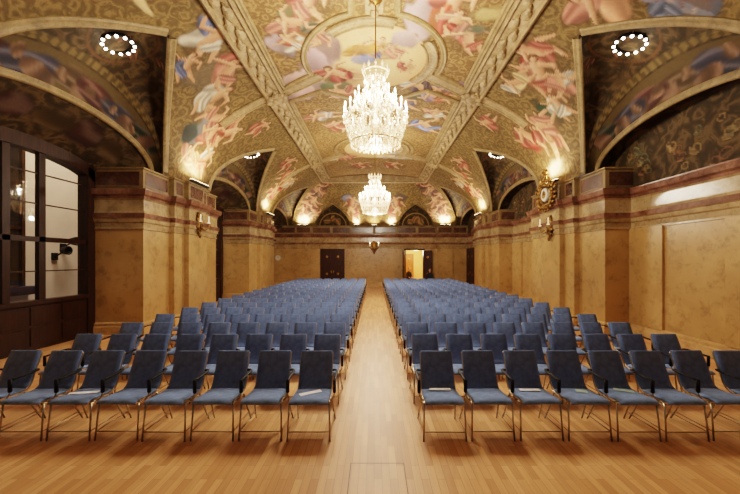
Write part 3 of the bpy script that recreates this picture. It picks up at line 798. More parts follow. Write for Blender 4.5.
# the courtyard wall outside
mb = MB(); mb.quad((-10.6, -8, -3), (-10.6, 30, -3), (-10.6, 30, 11), (-10.6, -8, 11)); struct(mb.build('wall_courtyard', M['facade']))
def court_window(i, yc):
    mb = MB(); mb.box((-10.62, yc-.75, 1.25), (-10.56, yc+.75, 5.4)); o = mb.build('window_%d' % (4+i), M['facade_dark']); struct(o)
    mb = MB(); mb.box((-10.6, yc-1.0, .95), (-10.3, yc+1.0, 1.2), 0, .02)
    mb.box((-10.6, yc-.82, 1.2), (-10.5, yc-.72, 5.4)); mb.box((-10.6, yc+.72, 1.2), (-10.5, yc+.82, 5.4)); mb.box((-10.6, yc-.05, 1.2), (-10.52, yc+.05, 5.4)); mb.box((-10.6, yc-.8, 2.9), (-10.53, yc+.8, 3.0)); mb.build('window_frame', M['wood'], o)
court_window(0, 9.42); court_window(1, 16.6)
def floodlight(loc, label):
    r = empty('floodlight', loc, label, 'lamp', 'courtyard floodlights')
    mb = MB(); mb.tube([(-.28, 0, -.1), (-.1, 0, .0), (0, 0, .05)], .025); mb.box((-.32, -.1, -.22), (-.27, .1, .02)); mb.build('bracket', M['black'], r)
    mb = MB(); mb.lathe([(0.02, -.14), (.1, -.1), (.14, .06), (.15, .12), (.13, .12), (.11, .06), (0.02, .02)], (0.05, 0, .1), 14, 0, 'x'); mb.build('lamp_head', M['black'], r)
floodlight((-10.275, 11.55, 2.52), 'black floodlight seen through the near window, higher of the two')
floodlight((-10.275, 11.25, 2.2), 'black floodlight seen through the near window, lower of the two')

# ------------------------------------------------------------------ doors
def leaf(name, w, h, parent, mat, knob_side=1):
    mb = MB(); mb.box((0, -.03, 0), (w, .03, h))
    for z0, z1 in ((.15, .9), (1.05, 1.6), (1.75, h-.15)):
        mb.box((.1, -.045, z0), (w-.1, .045, z1), 0, .015)
    for z in (.5, h-.35):
        pass
    o = mb.build(name, mat, parent)
    return o
def leaf_fittings(o, w, h, sx, y=-.06):
    mb = MB()
    for z in (.95, h-.5):
        mb.ball((w*.5, y+.01, z), (.09, .02, .09), 10, 6)
    mb.build('rosette', M['brass'], o)
    mb = MB(); mb.box((sx-.02, y, 1.0), (sx+.02, y+.015, 1.2)); mb.tube([(sx, y, 1.1), (sx, y-.05, 1.1), (sx-.1 if sx > w/2 else sx+.1, y-.05, 1.1)], .012); mb.build('door_handle', M['brass'], o)
d = empty('door_1', (-3.92, 24.93, 0)); d['kind'] = 'structure'
mb = MB(); mb.box((-.03, -.03, 0), (.05, .1, 2.78)); mb.box((1.67, -.03, 0), (1.75, .1, 2.78)); mb.box((-.03, -.03, 2.70), (1.75, .1, 2.78)); struct(mb.build('door_frame', M['wood_door'], d))
for k in range(2):
    o = leaf('door_leaf', .81, 2.7, d, M['wood_door']); o.location = (.05+.81*k, .03, 0); leaf_fittings(o, .81, 2.7, .74 if k == 0 else .07)
d = empty('door_2', (2.3, 24.98, 0)); d['kind'] = 'structure'
mb = MB(); mb.box((-.1, -.06, 0), (.0, .32, 2.78)); mb.box((1.3, -.06, 0), (1.4, .32, 2.78)); mb.box((-.1, -.06, 2.68), (1.4, .32, 2.78)); mb.build('door_frame', M['wood_door'], d)
o = leaf('door_leaf', .65, 2.66, d, M['wood_door']); o.location = (-.0, -.1, 0); o.rotation_euler = (0, 0, radians(-112)); leaf_fittings(o, .65, 2.66, .58)
o = leaf('door_leaf', .65, 2.66, d, M['wood_door']); o.location = (1.3, -.1, 0); o.rotation_euler = (0, 0, radians(-22)); leaf_fittings(o, .65, 2.66, .58)
d = empty('door_3', (6.78, 24.85, 0), rz=radians(-90)); d['kind'] = 'structure'
mb = MB(); mb.box((-.03, -.03, 0), (.05, .1, 2.8)); mb.box((1.85, -.03, 0), (1.93, .1, 2.8)); mb.box((-.03, -.03, 2.72), (1.93, .1, 2.8)); mb.build('door_frame', M['wood_door'], d)
for k in range(2):
    o = leaf('door_leaf', .9, 2.72, d, M['wood_door']); o.location = (.05+.9*k, .02, 0); leaf_fittings(o, .9, 2.72, .83 if k == 0 else .07)
# the lobby beyond the open doorway
mb = MB()
x0, x1, y0, y1, h = .6, 5.6, 25.32, 29.2, 3.3
mb.quad((x0, y1, 0), (x1, y1, 0), (x1, y1, h), (x0, y1, h)); mb.quad((x0, y0, 0), (x0, y1, 0), (x0, y1, h), (x0, y0, h)); mb.quad((x1, y0, 0), (x1, y1, 0), (x1, y1, h), (x1, y0, h))
mb.quad((x0, y0, h), (x1, y0, h), (x1, y1, h), (x0, y1, h)); mb.quad((x0, y0, 0), (2.25, y0, 0), (2.25, y0, h), (x0, y0, h)); mb.quad((3.65, y0, 0), (x1, y0, 0), (x1, y0, h), (3.65, y0, h)); mb.quad((2.25, y0, 2.78), (3.65, y0, 2.78), (3.65, y0, h), (2.25, y0, h))
struct(mb.build('wall_lobby', M['lobby']))
mb = MB(); mb.quad((x0, 25.0, .0), (x1, 25.0, .0), (x1, y1, .0), (x0, y1, .0)); struct(mb.build('floor_lobby', M['floor']))
d = empty('door_4', (2.55, 29.1, 0)); d['kind'] = 'structure'
o = leaf('door_leaf', .82, 2.5, d, mat_wood('oak_door', (150, 92, 44), (176, 116, 60))); leaf_fittings(o, .82, 2.5, .74)
t = empty('exit_sign', (3.45, 28.0, 2.72), 'small pale green lit exit sign hanging inside the open doorway', 'sign')
mb = MB(); mb.box((-.2, -.03, 0), (.2, .03, .14), 0, .01); mb.build('sign_housing', M['white'], t)
mb = MB(); mb.quad((-.18, -.034, .01), (.18, -.034, .01), (.18, -.034, .13), (-.18, -.034, .13)); mb.build('sign_face', M['sign'], t)
mb = MB(); mb.tube([(0, 0, .14), (0, 0, .58)], .01); mb.build('hanger_rod', M['steel'], t)

# ------------------------------------------------------------------ floor hatch
t = empty('floor_hatch', (.03, 3.0, 0), 'square flush floor hatch in the parquet in front of the aisle', 'floor hatch')
mb = MB(); mb.box((-.255, -.33, .001), (.255, .33, .003)); mb.build('hatch_lid', M['floor'], t)
mb = MB()
for a in (((-.262, -.337), (-.255, .337)), ((.255, -.337), (.262, .337)), ((-.262, .33), (.262, .337)), ((-.262, -.337), (.262, -.33))):
    mb.box((a[0][0], a[0][1], .001), (a[1][0], a[1][1], .0036))
mb.build('hatch_rim', M['wood_door'], t)

# ------------------------------------------------------------------ chairs
def shell(section, w0, w1, thick, nx=6):
    """upholstered pad: a side section (y,z list) extruded across x, slightly crowned"""
    S = [Vector((0, y, z)) for y, z in section]; n = len(S); mb = MB(); vs = []
    for side in (1, -1):
        for i, p in enumerate(S):
            d = (S[min(i+1, n-1)]-S[max(i-1, 0)]).normalized(); nn = Vector((0, -d.z, d.y))*1.0
            w = w0+(w1-w0)*i/(n-1); e = min(1, .55+min(i, n-1-i)*.3)
            for k in range(nx+1):
                u = -1+2*k/nx; c = (1-u**6)*.55+.45
                vs.append(p+Vector((u*w/2, 0, 0))+nn*(side*thick/2*c*e))
    m = nx+1; fs = []; off = n*m
    for i in range(n-1):
        for k in range(nx):
            a = i*m+k; fs.append((a, a+1, a+m+1, a+m)); fs.append((off+a+m, off+a+m+1, off+a+1, off+a))
    for i in range(n-1):
        for k in (0, nx):
            a = i*m+k; q = (a, a+m, off+a+m, off+a); fs.append(q if k == 0 else q[::-1])
    for i in (0, n-1):
        for k in range(nx):
            a = i*m+k; q = (a, off+a, off+a+1, a+1); fs.append(q if i == 0 else q[::-1])
    mb.add(vs, fs); return mb
FY = .235
def chair_meshes():
    P = {}
    tmp = []
    def keep(key, o): P[key] = o; tmp.append(o)
    sec = [(-.235, .405), (-.225, .423), (-.19, .434), (-.1, .428), (0, .42), (.1, .42), (.165, .428)]
    keep('seat', shell(sec, .43, .41, .045).build('seat', M['seat'], None, True))
    sec = [(.150, .43), (.195, .455), (.225, .50), (.25, .57), (.285, .66), (.325, .75), (.36, .825), (.366, .842)]
    keep('back', shell(sec, .405, .385, .032).build('backrest', M['back'], None, True))
    for s, k in ((-1, 'l'), (1, 'r')):
        mb = MB(); mb.tube([(s*.222, -.185, .40), (s*.228, -.205, .2), (s*.235, -.225, .0)], .0095); keep('fl'+k, mb.build('leg', M['steel'], None, True))
        mb = MB(); mb.tube([(s*.205, .14, .40), (s*.215, .22, .2), (s*.232, .32, .0)], .0095); keep('rl'+k, mb.build('leg', M['steel'], None, True))
        mb = MB(); mb.tube(spline([(s*.218, -.2, .398), (s*.216, 0, .392), (s*.208, .15, .405), (s*.204, .225, .47), (s*.2, .27, .58), (s*.197, .34, .74), (s*.195, .372, .82)], 4), .009)
        keep('rail'+k, mb.build('side_rail', M['steel'], None, True))
        mb = MB(); mb.tube([(s*.232, -.215, .10), (s*.225, .27, .11)], .006); keep('low'+k, mb.build('side_stretcher', M['steel'], None, True))
        x = s*.268
        mb = MB(); mb.tube(spline([(s*.205, .285, .62), (s*.245, .27, .628), (x, .2, .628), (x, .06, .622), (x, -.07, .615)], 4), [.017]*17, 8, 0, True, .75)
        mb.box((x-.017, -.098, .475), (x+.017, -.062, .628), 0, .008); keep('arm'+k, mb.build('armrest', M['black'], None, True))
        mb = MB(); mb.tube(spline([(x, -.08, .48), (s*.255, -.09, .43), (s*.222, -.09, .395)], 4), .009); keep('post'+k, mb.build('armrest_post', M['steel'], None, True))
    mb = MB(); mb.tube([(-.232, -.215, .10), (.232, -.215, .10)], .0065); keep('stretch', mb.build('front_stretcher', M['steel'], None, True))
    mb = MB(); mb.tube([(-.212, -.12, .395), (.212, -.12, .395)], .009); keep('cross', mb.build('seat_crossbar', M['steel'], None, True))
    mb = MB(); mb.tube([(-.208, .12, .395), (.208, .12, .395)], .009); keep('cross2', mb.build('seat_crossbar', M['steel'], None, True))
    for o in tmp: COL.objects.unlink(o)
    return P
CH = chair_meshes()
ORD = 'front second third fourth fifth sixth seventh eighth ninth tenth eleventh twelfth thirteenth fourteenth fifteenth sixteenth seventeenth last'.split()
ORC = 'first second third fourth fifth sixth seventh outermost'.split()
XL0, XR0, CP, RY0, RP = -.72, .785, .531, 3.97, .965
LEAF = {(-1, 0, 0): ('white', -.02, -.02, .26, .07, -.55, 'with a white leaflet'), (-1, 0, 5): ('white', 0, -.02, .30, .06, -.18, 'with a long white paper strip'),
        (1, 0, 0): ('white', .0, .09, .25, .06, .02, 'with a white leaflet'), (1, 0, 2): ('white', .0, .07, .24, .06, .02, 'with a white leaflet'),
        (1, 0, 3): ('green', .06, .03, .12, .09, .35, 'with a small pale green card'), (1, 0, 4): ('green', .04, .05, .2, .07, .5, 'with a pale green leaflet')}
def add_part(key, root):
    c = CH[key].copy(); COL.objects.link(c); c.parent = root; return c
for s, X0, side in ((-1, XL0, 'left'), (1, XR0, 'right')):
    for r in range(18):
        for k in range(8):
            jx = random.uniform(-.006, .006); jy = random.uniform(-.012, .012)
            lf = LEAF.get((s, r, k))
            rowt = 'front row' if r == 0 else ('last row' if r == 17 else ORD[r]+' row')
            lab = f'blue upholstered chair, {ORC[k]} from the aisle' if k < 7 else 'blue upholstered chair, outermost from the aisle'
            lab += f', {rowt}, {side} block'
            if lf: lab = f'blue chair {lf[6]}, {ORC[k]} from the aisle, front row, {side} block'
            root = empty('conference_chair', (X0+s*CP*k+jx, RY0+RP*r+jy, 0), lab, 'chair', f'rows of blue chairs {side} of the aisle', rz=random.uniform(-.012, .012))
            parts = ['seat', 'back', 'fll', 'flr', 'rll', 'rlr', 'raill', 'railr', 'lowl', 'lowr', 'stretch', 'cross', 'cross2']
            inner = 'r' if s < 0 else 'l'; outer = 'l' if s < 0 else 'r'
            parts += ['arm'+inner, 'post'+inner]
            if k == 7: parts += ['arm'+outer, 'post'+outer]
            for p in parts: add_part(p, root)
NM = {('white', -1, 0): 'white leaflet lying aslant on the aisle seat of the left front row', ('white', -1, 5): 'long white paper strip on a front-row seat in the left block',
      ('white', 1, 0): 'white leaflet on the aisle seat of the right front row', ('white', 1, 2): 'white leaflet on the third seat from the aisle, right front row',
      ('green', 1, 3): 'small pale green card on the fourth seat, right front row', ('green', 1, 4): 'long pale green leaflet on the fifth seat, right front row'}
for (s, r, k), (cn, dx, dy, w, d, rot, _) in LEAF.items():
    X0 = XL0 if s < 0 else XR0
    mb = MB(); mb.box((-w/2, -d/2, 0), (w/2, d/2, .004)); 
    o = mb.build('leaflet', M['paper'] if cn == 'white' else M['paper_g']); o.location = (X0+s*CP*k+dx, RY0+dy, .4505); o.rotation_euler = (radians(1), 0, -rot)
    tag(o, NM[(cn, s, k)], 'leaflet', 'leaflets on the front seats')

# ------------------------------------------------------------------ chandeliers
def candle_meshes():
    mb = MB(); mb.lathe([(.0, -.02), (.035, -.015), (.05, .01), (.045, .015), (.014, .015), (.014, .14), (.0, .14)], seg=10); a = mb.build('candle', M['candle'], None, True)
    mb = MB(); mb.lathe([(.0, .135), (.013, .15), (.019, .175), (.013, .215), (.0, .25)], seg=8); b = mb.build('flame_bulb', M['bulb'], None, True)
    for o in (a, b): COL.objects.unlink(o)
    return a, b
CA, FB = candle_meshes()
def strand(p0, p1, sag, n, big=False):
    mb = MB(); p0 = Vector(p0); p1 = Vector(p1)
    for i in range(n+1):
        t = i/n; p = p0.lerp(p1, t)+Vector((0, 0, -sag*4*t*(1-t)))
        r = .017+(.008 if i % 3 == 0 else 0); mb.octa(p, r, r*1.35)
    mb.octa(p1+Vector((0, 0, -.05)), .024, .05)
    return mb
def strands(name, r, n, make):
    o = make.build(name, M['crystal'], None); COL.objects.unlink(o); out = []
    for i in range(n):
        c = o.copy(); COL.objects.link(c); c.parent = r; c.rotation_euler = (0, 0, 2*pi*i/n); out.append(c)
    bpy.data.objects.remove(o); return out
def chandelier(loc, label, S=1.0):
    r = empty('chandelier', loc, label, 'chandelier', 'crystal chandeliers over the aisle')       # origin at the lowest drop
    r.scale = (S, S, S); top = (zbar(0)-loc[2])/S
    mb = MB(); mb.tube([(0, 0, 1.7), (0, 0, top)], .014, 8); mb.build('hanging_rod', M['brass'], r)
    mb = MB(); mb.lathe([(0, top), (.16, top-.01), (.14, top-.06), (.05, top-.12), (.0, top-.16)], seg=16); mb.build('ceiling_rose', M['gold'], r, True)
    mb = MB(); mb.lathe([(.0, .12), (.05, .14), (.09, .24), (.05, .34), (.035, .4), (.13, .48), (.15, .56), (.06, .64), (.035, .8), (.1, .9), (.12, .98), (.05, 1.06), (.03, 1.2), (.09, 1.3), (.06, 1.4), (.03, 1.55), (.02, 1.75)], seg=16)
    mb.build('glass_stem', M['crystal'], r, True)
    mb = MB(); mb.lathe([(.0, -.02), (.02, .0), (.045, .05), (.11, .1), (.14, .19), (.11, .28), (.04, .32), (.0, .33)], seg=14); mb.build('bottom_globe', plainbulb, r, True)
    mb = MB(); mb.tube([(.52*cos(a), .52*sin(a), .16) for a in np.linspace(0, 2*pi, 49)], .014, 6); mb.build('lower_hoop', M['brass'], r, True)
    mb = MB(); mb.tube([(.27*cos(a), .27*sin(a), 1.66) for a in np.linspace(0, 2*pi, 33)], .012, 6)
    for i in range(12):
        a = 2*pi*i/12; mb.octa((.28*cos(a), .28*sin(a), 1.74), .028, .085)
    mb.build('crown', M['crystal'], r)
    for (rad, z, n, z0, ph) in ((.67, .72, 18, .52, 0), (.44, 1.03, 12, .95, .13), (.24, 1.26, 6, 1.2, .3)):
        mb = MB(); mb.tube(spline([(.04, 0, z0), (rad*.35, 0, z0-.10), (rad*.75, 0, z0-.06), (rad*.97, 0, z-.07), (rad, 0, z-.015)], 5), .013, 6)
        arm = mb.build('arm', M['crystal'], None, True); COL.objects.unlink(arm)
        for i in range(n):
            a = 2*pi*i/n+ph; c = arm.copy(); COL.objects.link(c); c.parent = r; c.rotation_euler = (0, 0, a)
            k = CA.copy(); COL.objects.link(k); k.parent = r; k.location = (rad*cos(a), rad*sin(a), z)
            b = FB.copy(); COL.objects.link(b); b.parent = k
        bpy.data.objects.remove(arm)
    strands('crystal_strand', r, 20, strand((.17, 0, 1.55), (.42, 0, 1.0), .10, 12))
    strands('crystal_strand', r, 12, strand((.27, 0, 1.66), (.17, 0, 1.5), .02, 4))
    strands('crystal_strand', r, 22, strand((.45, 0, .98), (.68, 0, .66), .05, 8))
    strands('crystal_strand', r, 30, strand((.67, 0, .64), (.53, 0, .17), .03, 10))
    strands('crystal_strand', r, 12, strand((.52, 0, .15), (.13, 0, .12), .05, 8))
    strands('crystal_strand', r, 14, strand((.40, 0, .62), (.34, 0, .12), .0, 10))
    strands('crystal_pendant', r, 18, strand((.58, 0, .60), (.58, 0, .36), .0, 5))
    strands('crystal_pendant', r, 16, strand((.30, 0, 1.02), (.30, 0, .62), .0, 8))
    return r
plainbulb = plain('globe_glow', (255, 246, 230), .2, 0, 4.0, (255, 226, 180))
C1 = (.03, 7.31, 4.34); C2 = (.03, 15.0, 3.95)
chandelier(C1, 'larger crystal chandelier with lit candle lamps, hanging nearest over the aisle')
chandelier(C2, 'farther crystal chandelier with lit candle lamps, seen below the nearest one')

# ------------------------------------------------------------------ ring lamps in the lunettes
def ring_light(x, yg, label, idx):
    s = 1 if x > 0 else -1
    r = empty('ring_lamp', (x, yg, 6.63), label, 'ring lamp', 'ring lamps in the vault openings')
    r.rotation_euler = (0, radians(14*s), 0)
    mb = MB(); pts = [(.29*cos(a), .29*sin(a), 0) for a in np.linspace(0, 2*pi, 41)]; mb.tube(pts, .028, 8); mb.build('ring_frame', M['black'], r, True)
    mb = MB(); mb.lathe([(0, .16), (.25, .16), (.27, .03)], seg=24); mb.build('grille', M['black'], r)
    for k in range(3):
        a = 2*pi*k/3; mb = MB(); mb.tube([(.29*cos(a), .29*sin(a), 0), (.29*cos(a), .29*sin(a), .5)], .006, 6); mb.build('suspension_wire', M['steel'], r)
    for k in range(12):
        a = 2*pi*k/12
        if k == 0:
            mb = MB(); mb.ball((0, 0, 0), (.034, .034, .026), 10, 8); b0 = mb.build('bulb', M['bulbw'], None, True); COL.objects.unlink(b0)
        b = b0.copy(); COL.objects.link(b); b.parent = r; b.location = (.29*cos(a), .29*sin(a), -.03)
ring_light(-5.5, GAPS[1], 'ring of bright bulbs above the near window on the left', 0)
ring_light(5.5, GAPS[1], 'ring of bright bulbs in the near vault opening on the right', 1)
ring_light(-5.4, GAPS[2], 'ring of bulbs half hidden in the second vault opening on the left', 2)
ring_light(5.4, GAPS[2], 'ring of bulbs half hidden in the second vault opening on the right', 3)

# ------------------------------------------------------------------ gilded wall pieces
def leafage(mb, c, rx, rz, n, ax, seed, size=.06):
    R = random.Random(seed)
    for i in range(n):
        a = 2*pi*i/n; rr = 1+R.uniform(-.06, .1)
        u = cos(a)*rx*rr; v = sin(a)*rz*rr
        p = (c[0]+ax*.04, c[1]+u, c[2]+v)
        mb.ball(p, (.04, size*R.uniform(.7, 1.2), size*R.uniform(.8, 1.4)), 7, 5, 0, Matrix.Rotation(a+R.uniform(-.4, .4), 3, 'X'))
def clock(loc, face, label):
    r = empty('wall_clock', loc, label, 'clock'); ax = face
    mb = MB()
    for k, (rx, rz, n) in enumerate(((.46, .42, 22), (.34, .33, 16), (.58, .5, 20))): leafage(mb, (0, 0, 0), rx, rz, n, ax, k)
    for i in range(7): mb.ball((ax*.05, random.uniform(-.12, .12), .5+.05*i), (.05, .07, .08), 7, 5)
    for s in (-1, 1):
        mb.tube(spline([(ax*.05, s*.18, -.42), (ax*.06, s*.34, -.34), (ax*.06, s*.42, -.1), (ax*.06, s*.36, .1)], 5), .035, 6)
        mb.tube(spline([(ax*.05, s*.08, .5), (ax*.06, s*.26, .52), (ax*.06, s*.3, .4), (ax*.06, s*.22, .38)], 5), .03, 6)
    mb.build('clock_case', M['gold'], r, True)
    mb = MB(); mb.lathe([(0, ax*.09), (.2, ax*.085), (.215, ax*.06), (.215, 0)], seg=28, axis='x'); d = mb.build('dial', M['white'], r)
    mb = MB(); mb.lathe([(0, ax*.094), (.12, ax*.092), (.125, ax*.08)], seg=24, axis='x'); mb.build('dial_centre', M['brass'], d)
    mb = MB(); mb.box((ax*.1-.004, -.008, 0), (ax*.1+.004, .008, .15)); mb.box((ax*.1-.004, -.11, -.008), (ax*.1+.004, 0, .008)); mb.build('hand', M['black'], d)
    return r
clock((5.68, 11.22, 4.13), -1, 'gilded oval wall clock with white dial on the first right pier')
def sconce(loc, face, label, rz=0, sc=1.0, lit=True, grp='gilded wall sconces'):
    r = empty('wall_sconce', loc, label, 'sconce', grp, rz); r.scale = (sc,)*3; ax = face
    mb = MB(); leafage(mb, (0, 0, 0), .16, .34, 16, ax, 5, .05); leafage(mb, (0, 0, .1), .1, .18, 10, ax, 6, .05)
    mb.ball((ax*.03, 0, 0), (.05, .12, .28), 10, 8); mb.ball((ax*.06, 0, -.38), (.05, .06, .12), 8, 6)
    mb.build('backplate', M['gold'], r, True)
    for s in (-1, 1):
        mb = MB(); mb.tube(spline([(ax*.05, 0, -.1), (ax*.16, s*.12, -.22), (ax*.22, s*.26, -.1), (ax*.22, s*.27, .0)], 6), .022, 6); mb.ball((ax*.22, s*.27, .0), (.05, .05, .025), 8, 5)
        a = mb.build('arm', M['gold'], r, True)
        k = CA.copy(); COL.objects.link(k); k.parent = r; k.location = (ax*.22, s*.27, .03)
        b = FB.copy(); COL.objects.link(b); b.parent = k
        if not lit: b.data = b.data.copy(); b.data.materials.clear(); b.data.materials.append(M['candle'])
sconce((-5.82, 11.25, 3.2), 1, 'gilded sconce under the cornice on the first left pier', lit=False)
sconce((5.82, 11.22, 3.1), -1, 'gilded sconce below the oval clock on the first right pier', lit=False)
sconce((0, 24.82, 2.95), 1, 'gilded sconce with small lamps in the middle of the end wall', rz=-pi/2, sc=1.15)
t = empty('wall_clock', (-7.06, 24.96, 2.12), 'round pale wall clock on the end wall in the far left corner', 'clock')
mb = MB(); mb.lathe([(0, -.03), (.2, -.03), (.225, -.045), (.225, .0)], seg=28, axis='y'); mb.build('clock_case', M['steel'], t)
mb = MB(); mb.lathe([(0, -.035), (.19, -.035)], seg=28, axis='y'); mb.build('dial', M['white'], t)
mb = MB(); mb.box((-.008, -.042, 0), (.008, -.037, .14)); mb.box((0, -.042, -.008), (.1, -.037, .008)); mb.build('hand', M['black'], t)

# ------------------------------------------------------------------ uplights on the cornices
UP = []
def uplight(loc, rz, label, P, aim, w=.5):
    r = empty('uplight', loc, label, 'uplight', 'uplights on the cornice ledges', rz)
    mb = MB(); mb.box((-w/2, -.05, 0), (w/2, .05, .07), 0, .01); mb.build('housing', M['black'], r)
    mb = MB(); mb.box((-w/2+.02, -.035, .068), (w/2-.02, .035, .08)); mb.build('lens', M['lens'], r)
    ld = bpy.data.lights.new('uplight_lamp', 'AREA'); ld.shape = 'RECTANGLE'; ld.size = w; ld.size_y = .08; ld.energy = P; ld.color = (1, .78, .52); ld.spread = radians(150)
    lo = bpy.data.objects.new('uplight_lamp', ld); lo.location = Vector(loc)+Vector((0, 0, .12)); COL.objects.link(lo)
    d = Vector(aim)-lo.location; lo.rotation_euler = d.to_track_quat('-Z', 'Y').to_euler()
for s, sn in ((-1, 'left'), (1, 'right')):
    for i, c in enumerate(PIERS):
        pn_ = ('pier beside the photographer', 'first pier', 'second pier')[i]
        uplight((s*5.74, c+.05, 4.46), pi/2, f'slim uplight on top of the {sn} {pn_}', 46, (s*5.6, c+.05, 6.4), 1.1)
    uplight((s*5.0, 24.74, 4.46), 0, f'slim uplight on the corner pilaster ledge, {sn} end', 32, (s*4.9, 24.75, 6), .35)
    uplight((s*5.45, 24.74, 4.46), 0, f'slim uplight beside the corner one, nearer the {sn} wall', 32, (s*5.2, 24.75, 6), .25)
for x, w_ in ((-1.3, 'left'), (0.0, 'middle'), (1.3, 'right')):
    uplight((x, 24.74, 4.46), 0, f'slim uplight over the end wall centre, {w_} of three', 30, (x*.9, 24.7, 6), .4)

# ------------------------------------------------------------------ people at the far door
def person(loc, label, rz=0, seed=0):
    r = empty('person', loc, label, 'person', rz=rz)
    J = [(0, 0, .47), (0, .02, .62), (0, .03, .80), (0, .03, .96), (0, .0, 1.06), (0, -.02, 1.12),
         (.17, .03, .95), (.22, -.02, .72), (.14, -.22, .62), (-.17, .03, .95), (-.22, -.02, .72), (-.14, -.22, .62),
         (.1, -.02, .46), (.13, -.4, .46), (.13, -.42, .1), (.13, -.54, .04), (-.1, -.02, .46), (-.13, -.4, .46), (-.13, -.42, .1), (-.13, -.54, .04)]
    E_ = [(0, 1), (1, 2), (2, 3), (3, 4), (4, 5), (3, 6), (6, 7), (7, 8), (3, 9), (9, 10), (10, 11), (0, 12), (12, 13), (13, 14), (14, 15), (0, 16), (16, 17), (17, 18), (18, 19)]
    R_ = [.15, .15, .16, .12, .055, .05, .075, .055, .04, .075, .055, .04, .1, .075, .05, .04, .1, .075, .05, .04]
    me = bpy.data.meshes.new('person_body'); me.from_pydata(J, E_, []); me.materials.append(M['suit'])
    o = link(bpy.data.objects.new('body', me), r); md = o.modifiers.new('Skin', 'SKIN')
    for i, v in enumerate(me.skin_vertices[0].data): v.radius = (R_[i], R_[i]*.85); v.use_root = (i == 0)
    ms = o.modifiers.new('Sub', 'SUBSURF'); ms.levels = 1; ms.render_levels = 1
    mb = MB(); mb.ball((0, -.04, 1.24), (.075, .095, .12), 14, 10); mb.ball((0, -.135, 1.23), (.014, .022, .025), 8, 6)
    for s in (-1, 1): mb.ball((s*.078, -.03, 1.24), (.012, .025, .035), 8, 6)
    mb.tube([(0, -.01, 1.08), (0, -.03, 1.17)], .05, 10); mb.build('head', M['skin'], r, True)
    mb = MB(); mb.ball((0, -.015, 1.275), (.085, .098, .1), 14, 10); mb.build('hair', M['hair'], r, True)
    mb = MB()
    for s in (-1, 1): mb.ball((s*.03, -.127, 1.26), (.012, .006, .008), 6, 5)
    mb.box((-.025, -.131, 1.185), (.025, -.124, 1.191)); mb.build('face_features', M['hair'], r)
    for s in (-1, 1):
        mb = MB(); mb.ball((s*.125, -.26, .61), (.035, .045, .02), 10, 6)
        for k in range(4): mb.tube([(s*.125+(-.027+.018*k), -.29, .61), (s*.125+(-.027+.018*k), -.34-.008*(k in (1, 2)), .60), (s*.125+(-.027+.018*k), -.36, .58)], .009, 6)
        mb.tube([(s*.105, -.25, .615), (s*.085, -.29, .61), (s*.085, -.31, .6)], .009, 6); mb.build('hand', M['skin'], r, True)
    return r
def stool(loc, label):
    t = empty('side_chair', loc, label, 'chair')
    mb = MB(); mb.box((-.2, -.22, .36), (.2, .2, .40), 0, .015); mb.build('seat', M['wood'], t)
    mb = MB(); mb.box((-.19, .19, .45), (.19, .22, .85), 0, .01); mb.build('backrest', M['wood'], t)
    for sx in (-1, 1):
        mb = MB(); mb.tube([(sx*.18, -.2, 0), (sx*.18, -.2, .37)], .018); mb.build('leg', M['wood'], t)
        mb = MB(); mb.tube([(sx*.18, .2, 0), (sx*.18, .2, .8)], .018); mb.build('leg', M['wood'], t)
person((3.95, 24.12, 0), 'person in dark clothes seated beside the right leaf of the open door'); stool((3.95, 24.2, 0), 'dark wooden chair under the person beside the open door')
person((2.75, 26.9, 0), 'person in dark clothes seated in the lobby behind the open door', .4); stool((2.75, 26.95, 0), 'dark wooden chair under the person in the lobby')

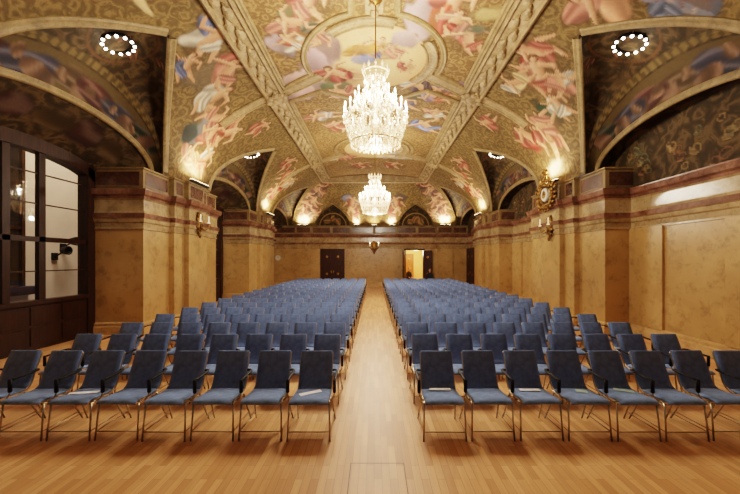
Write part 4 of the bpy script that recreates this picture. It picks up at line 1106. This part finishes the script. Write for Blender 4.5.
# ------------------------------------------------------------------ light
def lamp(name, typ, loc, energy, col, size=.1, aim=None, **k):
    ld = bpy.data.lights.new(name, typ); ld.energy = energy; ld.color = col
    if typ == 'AREA': ld.size = size
    else: ld.shadow_soft_size = size
    for a, b in k.items(): setattr(ld, a, b)
    o = bpy.data.objects.new(name, ld); o.location = loc; COL.objects.link(o)
    if aim: o.rotation_euler = (Vector(aim)-Vector(loc)).to_track_quat('-Z', 'Y').to_euler()
    return o
WARM = (1, .87, .69)
for c in (C1, C2):
    for i in range(6):
        a = 2*pi*i/6+.26; lamp('chandelier_lamp', 'POINT', (c[0]+.72*cos(a), c[1]+.72*sin(a), c[2]+.98), 100, WARM, .05)
    lamp('chandelier_lamp', 'POINT', (c[0], c[1], c[2]-.12), 110, WARM, .08)
# unseen fill light added behind the photographer to brighten the front rows
lamp('front_fill', 'AREA', (0, -3.5, 6.4), 26, (1, .86, .68), 3.0, (0, 9, 1.5))
for i, s in enumerate((-1, 1)):
    for g in GAPS[1:3]: lamp('ring_lamp_light', 'POINT', (s*5.5, g, 6.3), 5, (1, .88, .70), .3)
lamp('lobby_lamp', 'POINT', (3.2, 27.2, 2.6), 130, (1, .84, .55), .25)
lamp('courtyard_lamp', 'AREA', (-8.3, 10, 9.5), 600, (1, .84, .68), 3.0, (-10.6, 10, 2.5))
w = bpy.data.worlds.new('World'); SC.world = w; w.use_nodes = True
w.node_tree.nodes['Background'].inputs[0].default_value = (.10, .09, .08, 1); w.node_tree.nodes['Background'].inputs[1].default_value = .6

for o in [o for o in bpy.data.objects if not o.users_collection]: bpy.data.objects.remove(o)
# ------------------------------------------------------------------ camera
cd = bpy.data.cameras.new('camera'); cam = bpy.data.objects.new('camera', cd); COL.objects.link(cam)
cam.location = (0, 0, 2.0); cam.rotation_euler = (radians(90), 0, 0)
cd.sensor_width = 36; cd.lens = 340/740*36; cd.shift_x = -(374.2-370)/740; cd.shift_y = (259.5-247)/740; cd.clip_end = 200; cd.clip_start = .05
SC.camera = cam
SC.view_settings.view_transform = 'Filmic'; SC.view_settings.look = 'Medium High Contrast'
SC.view_settings.exposure = 1.0
cy = SC.cycles; cy.max_bounces = 6; cy.diffuse_bounces = 4; cy.glossy_bounces = 3; cy.transparent_max_bounces = 6
cy.sample_clamp_indirect = 4; cy.caustics_reflective = False; cy.caustics_refractive = False; cy.use_denoising = True
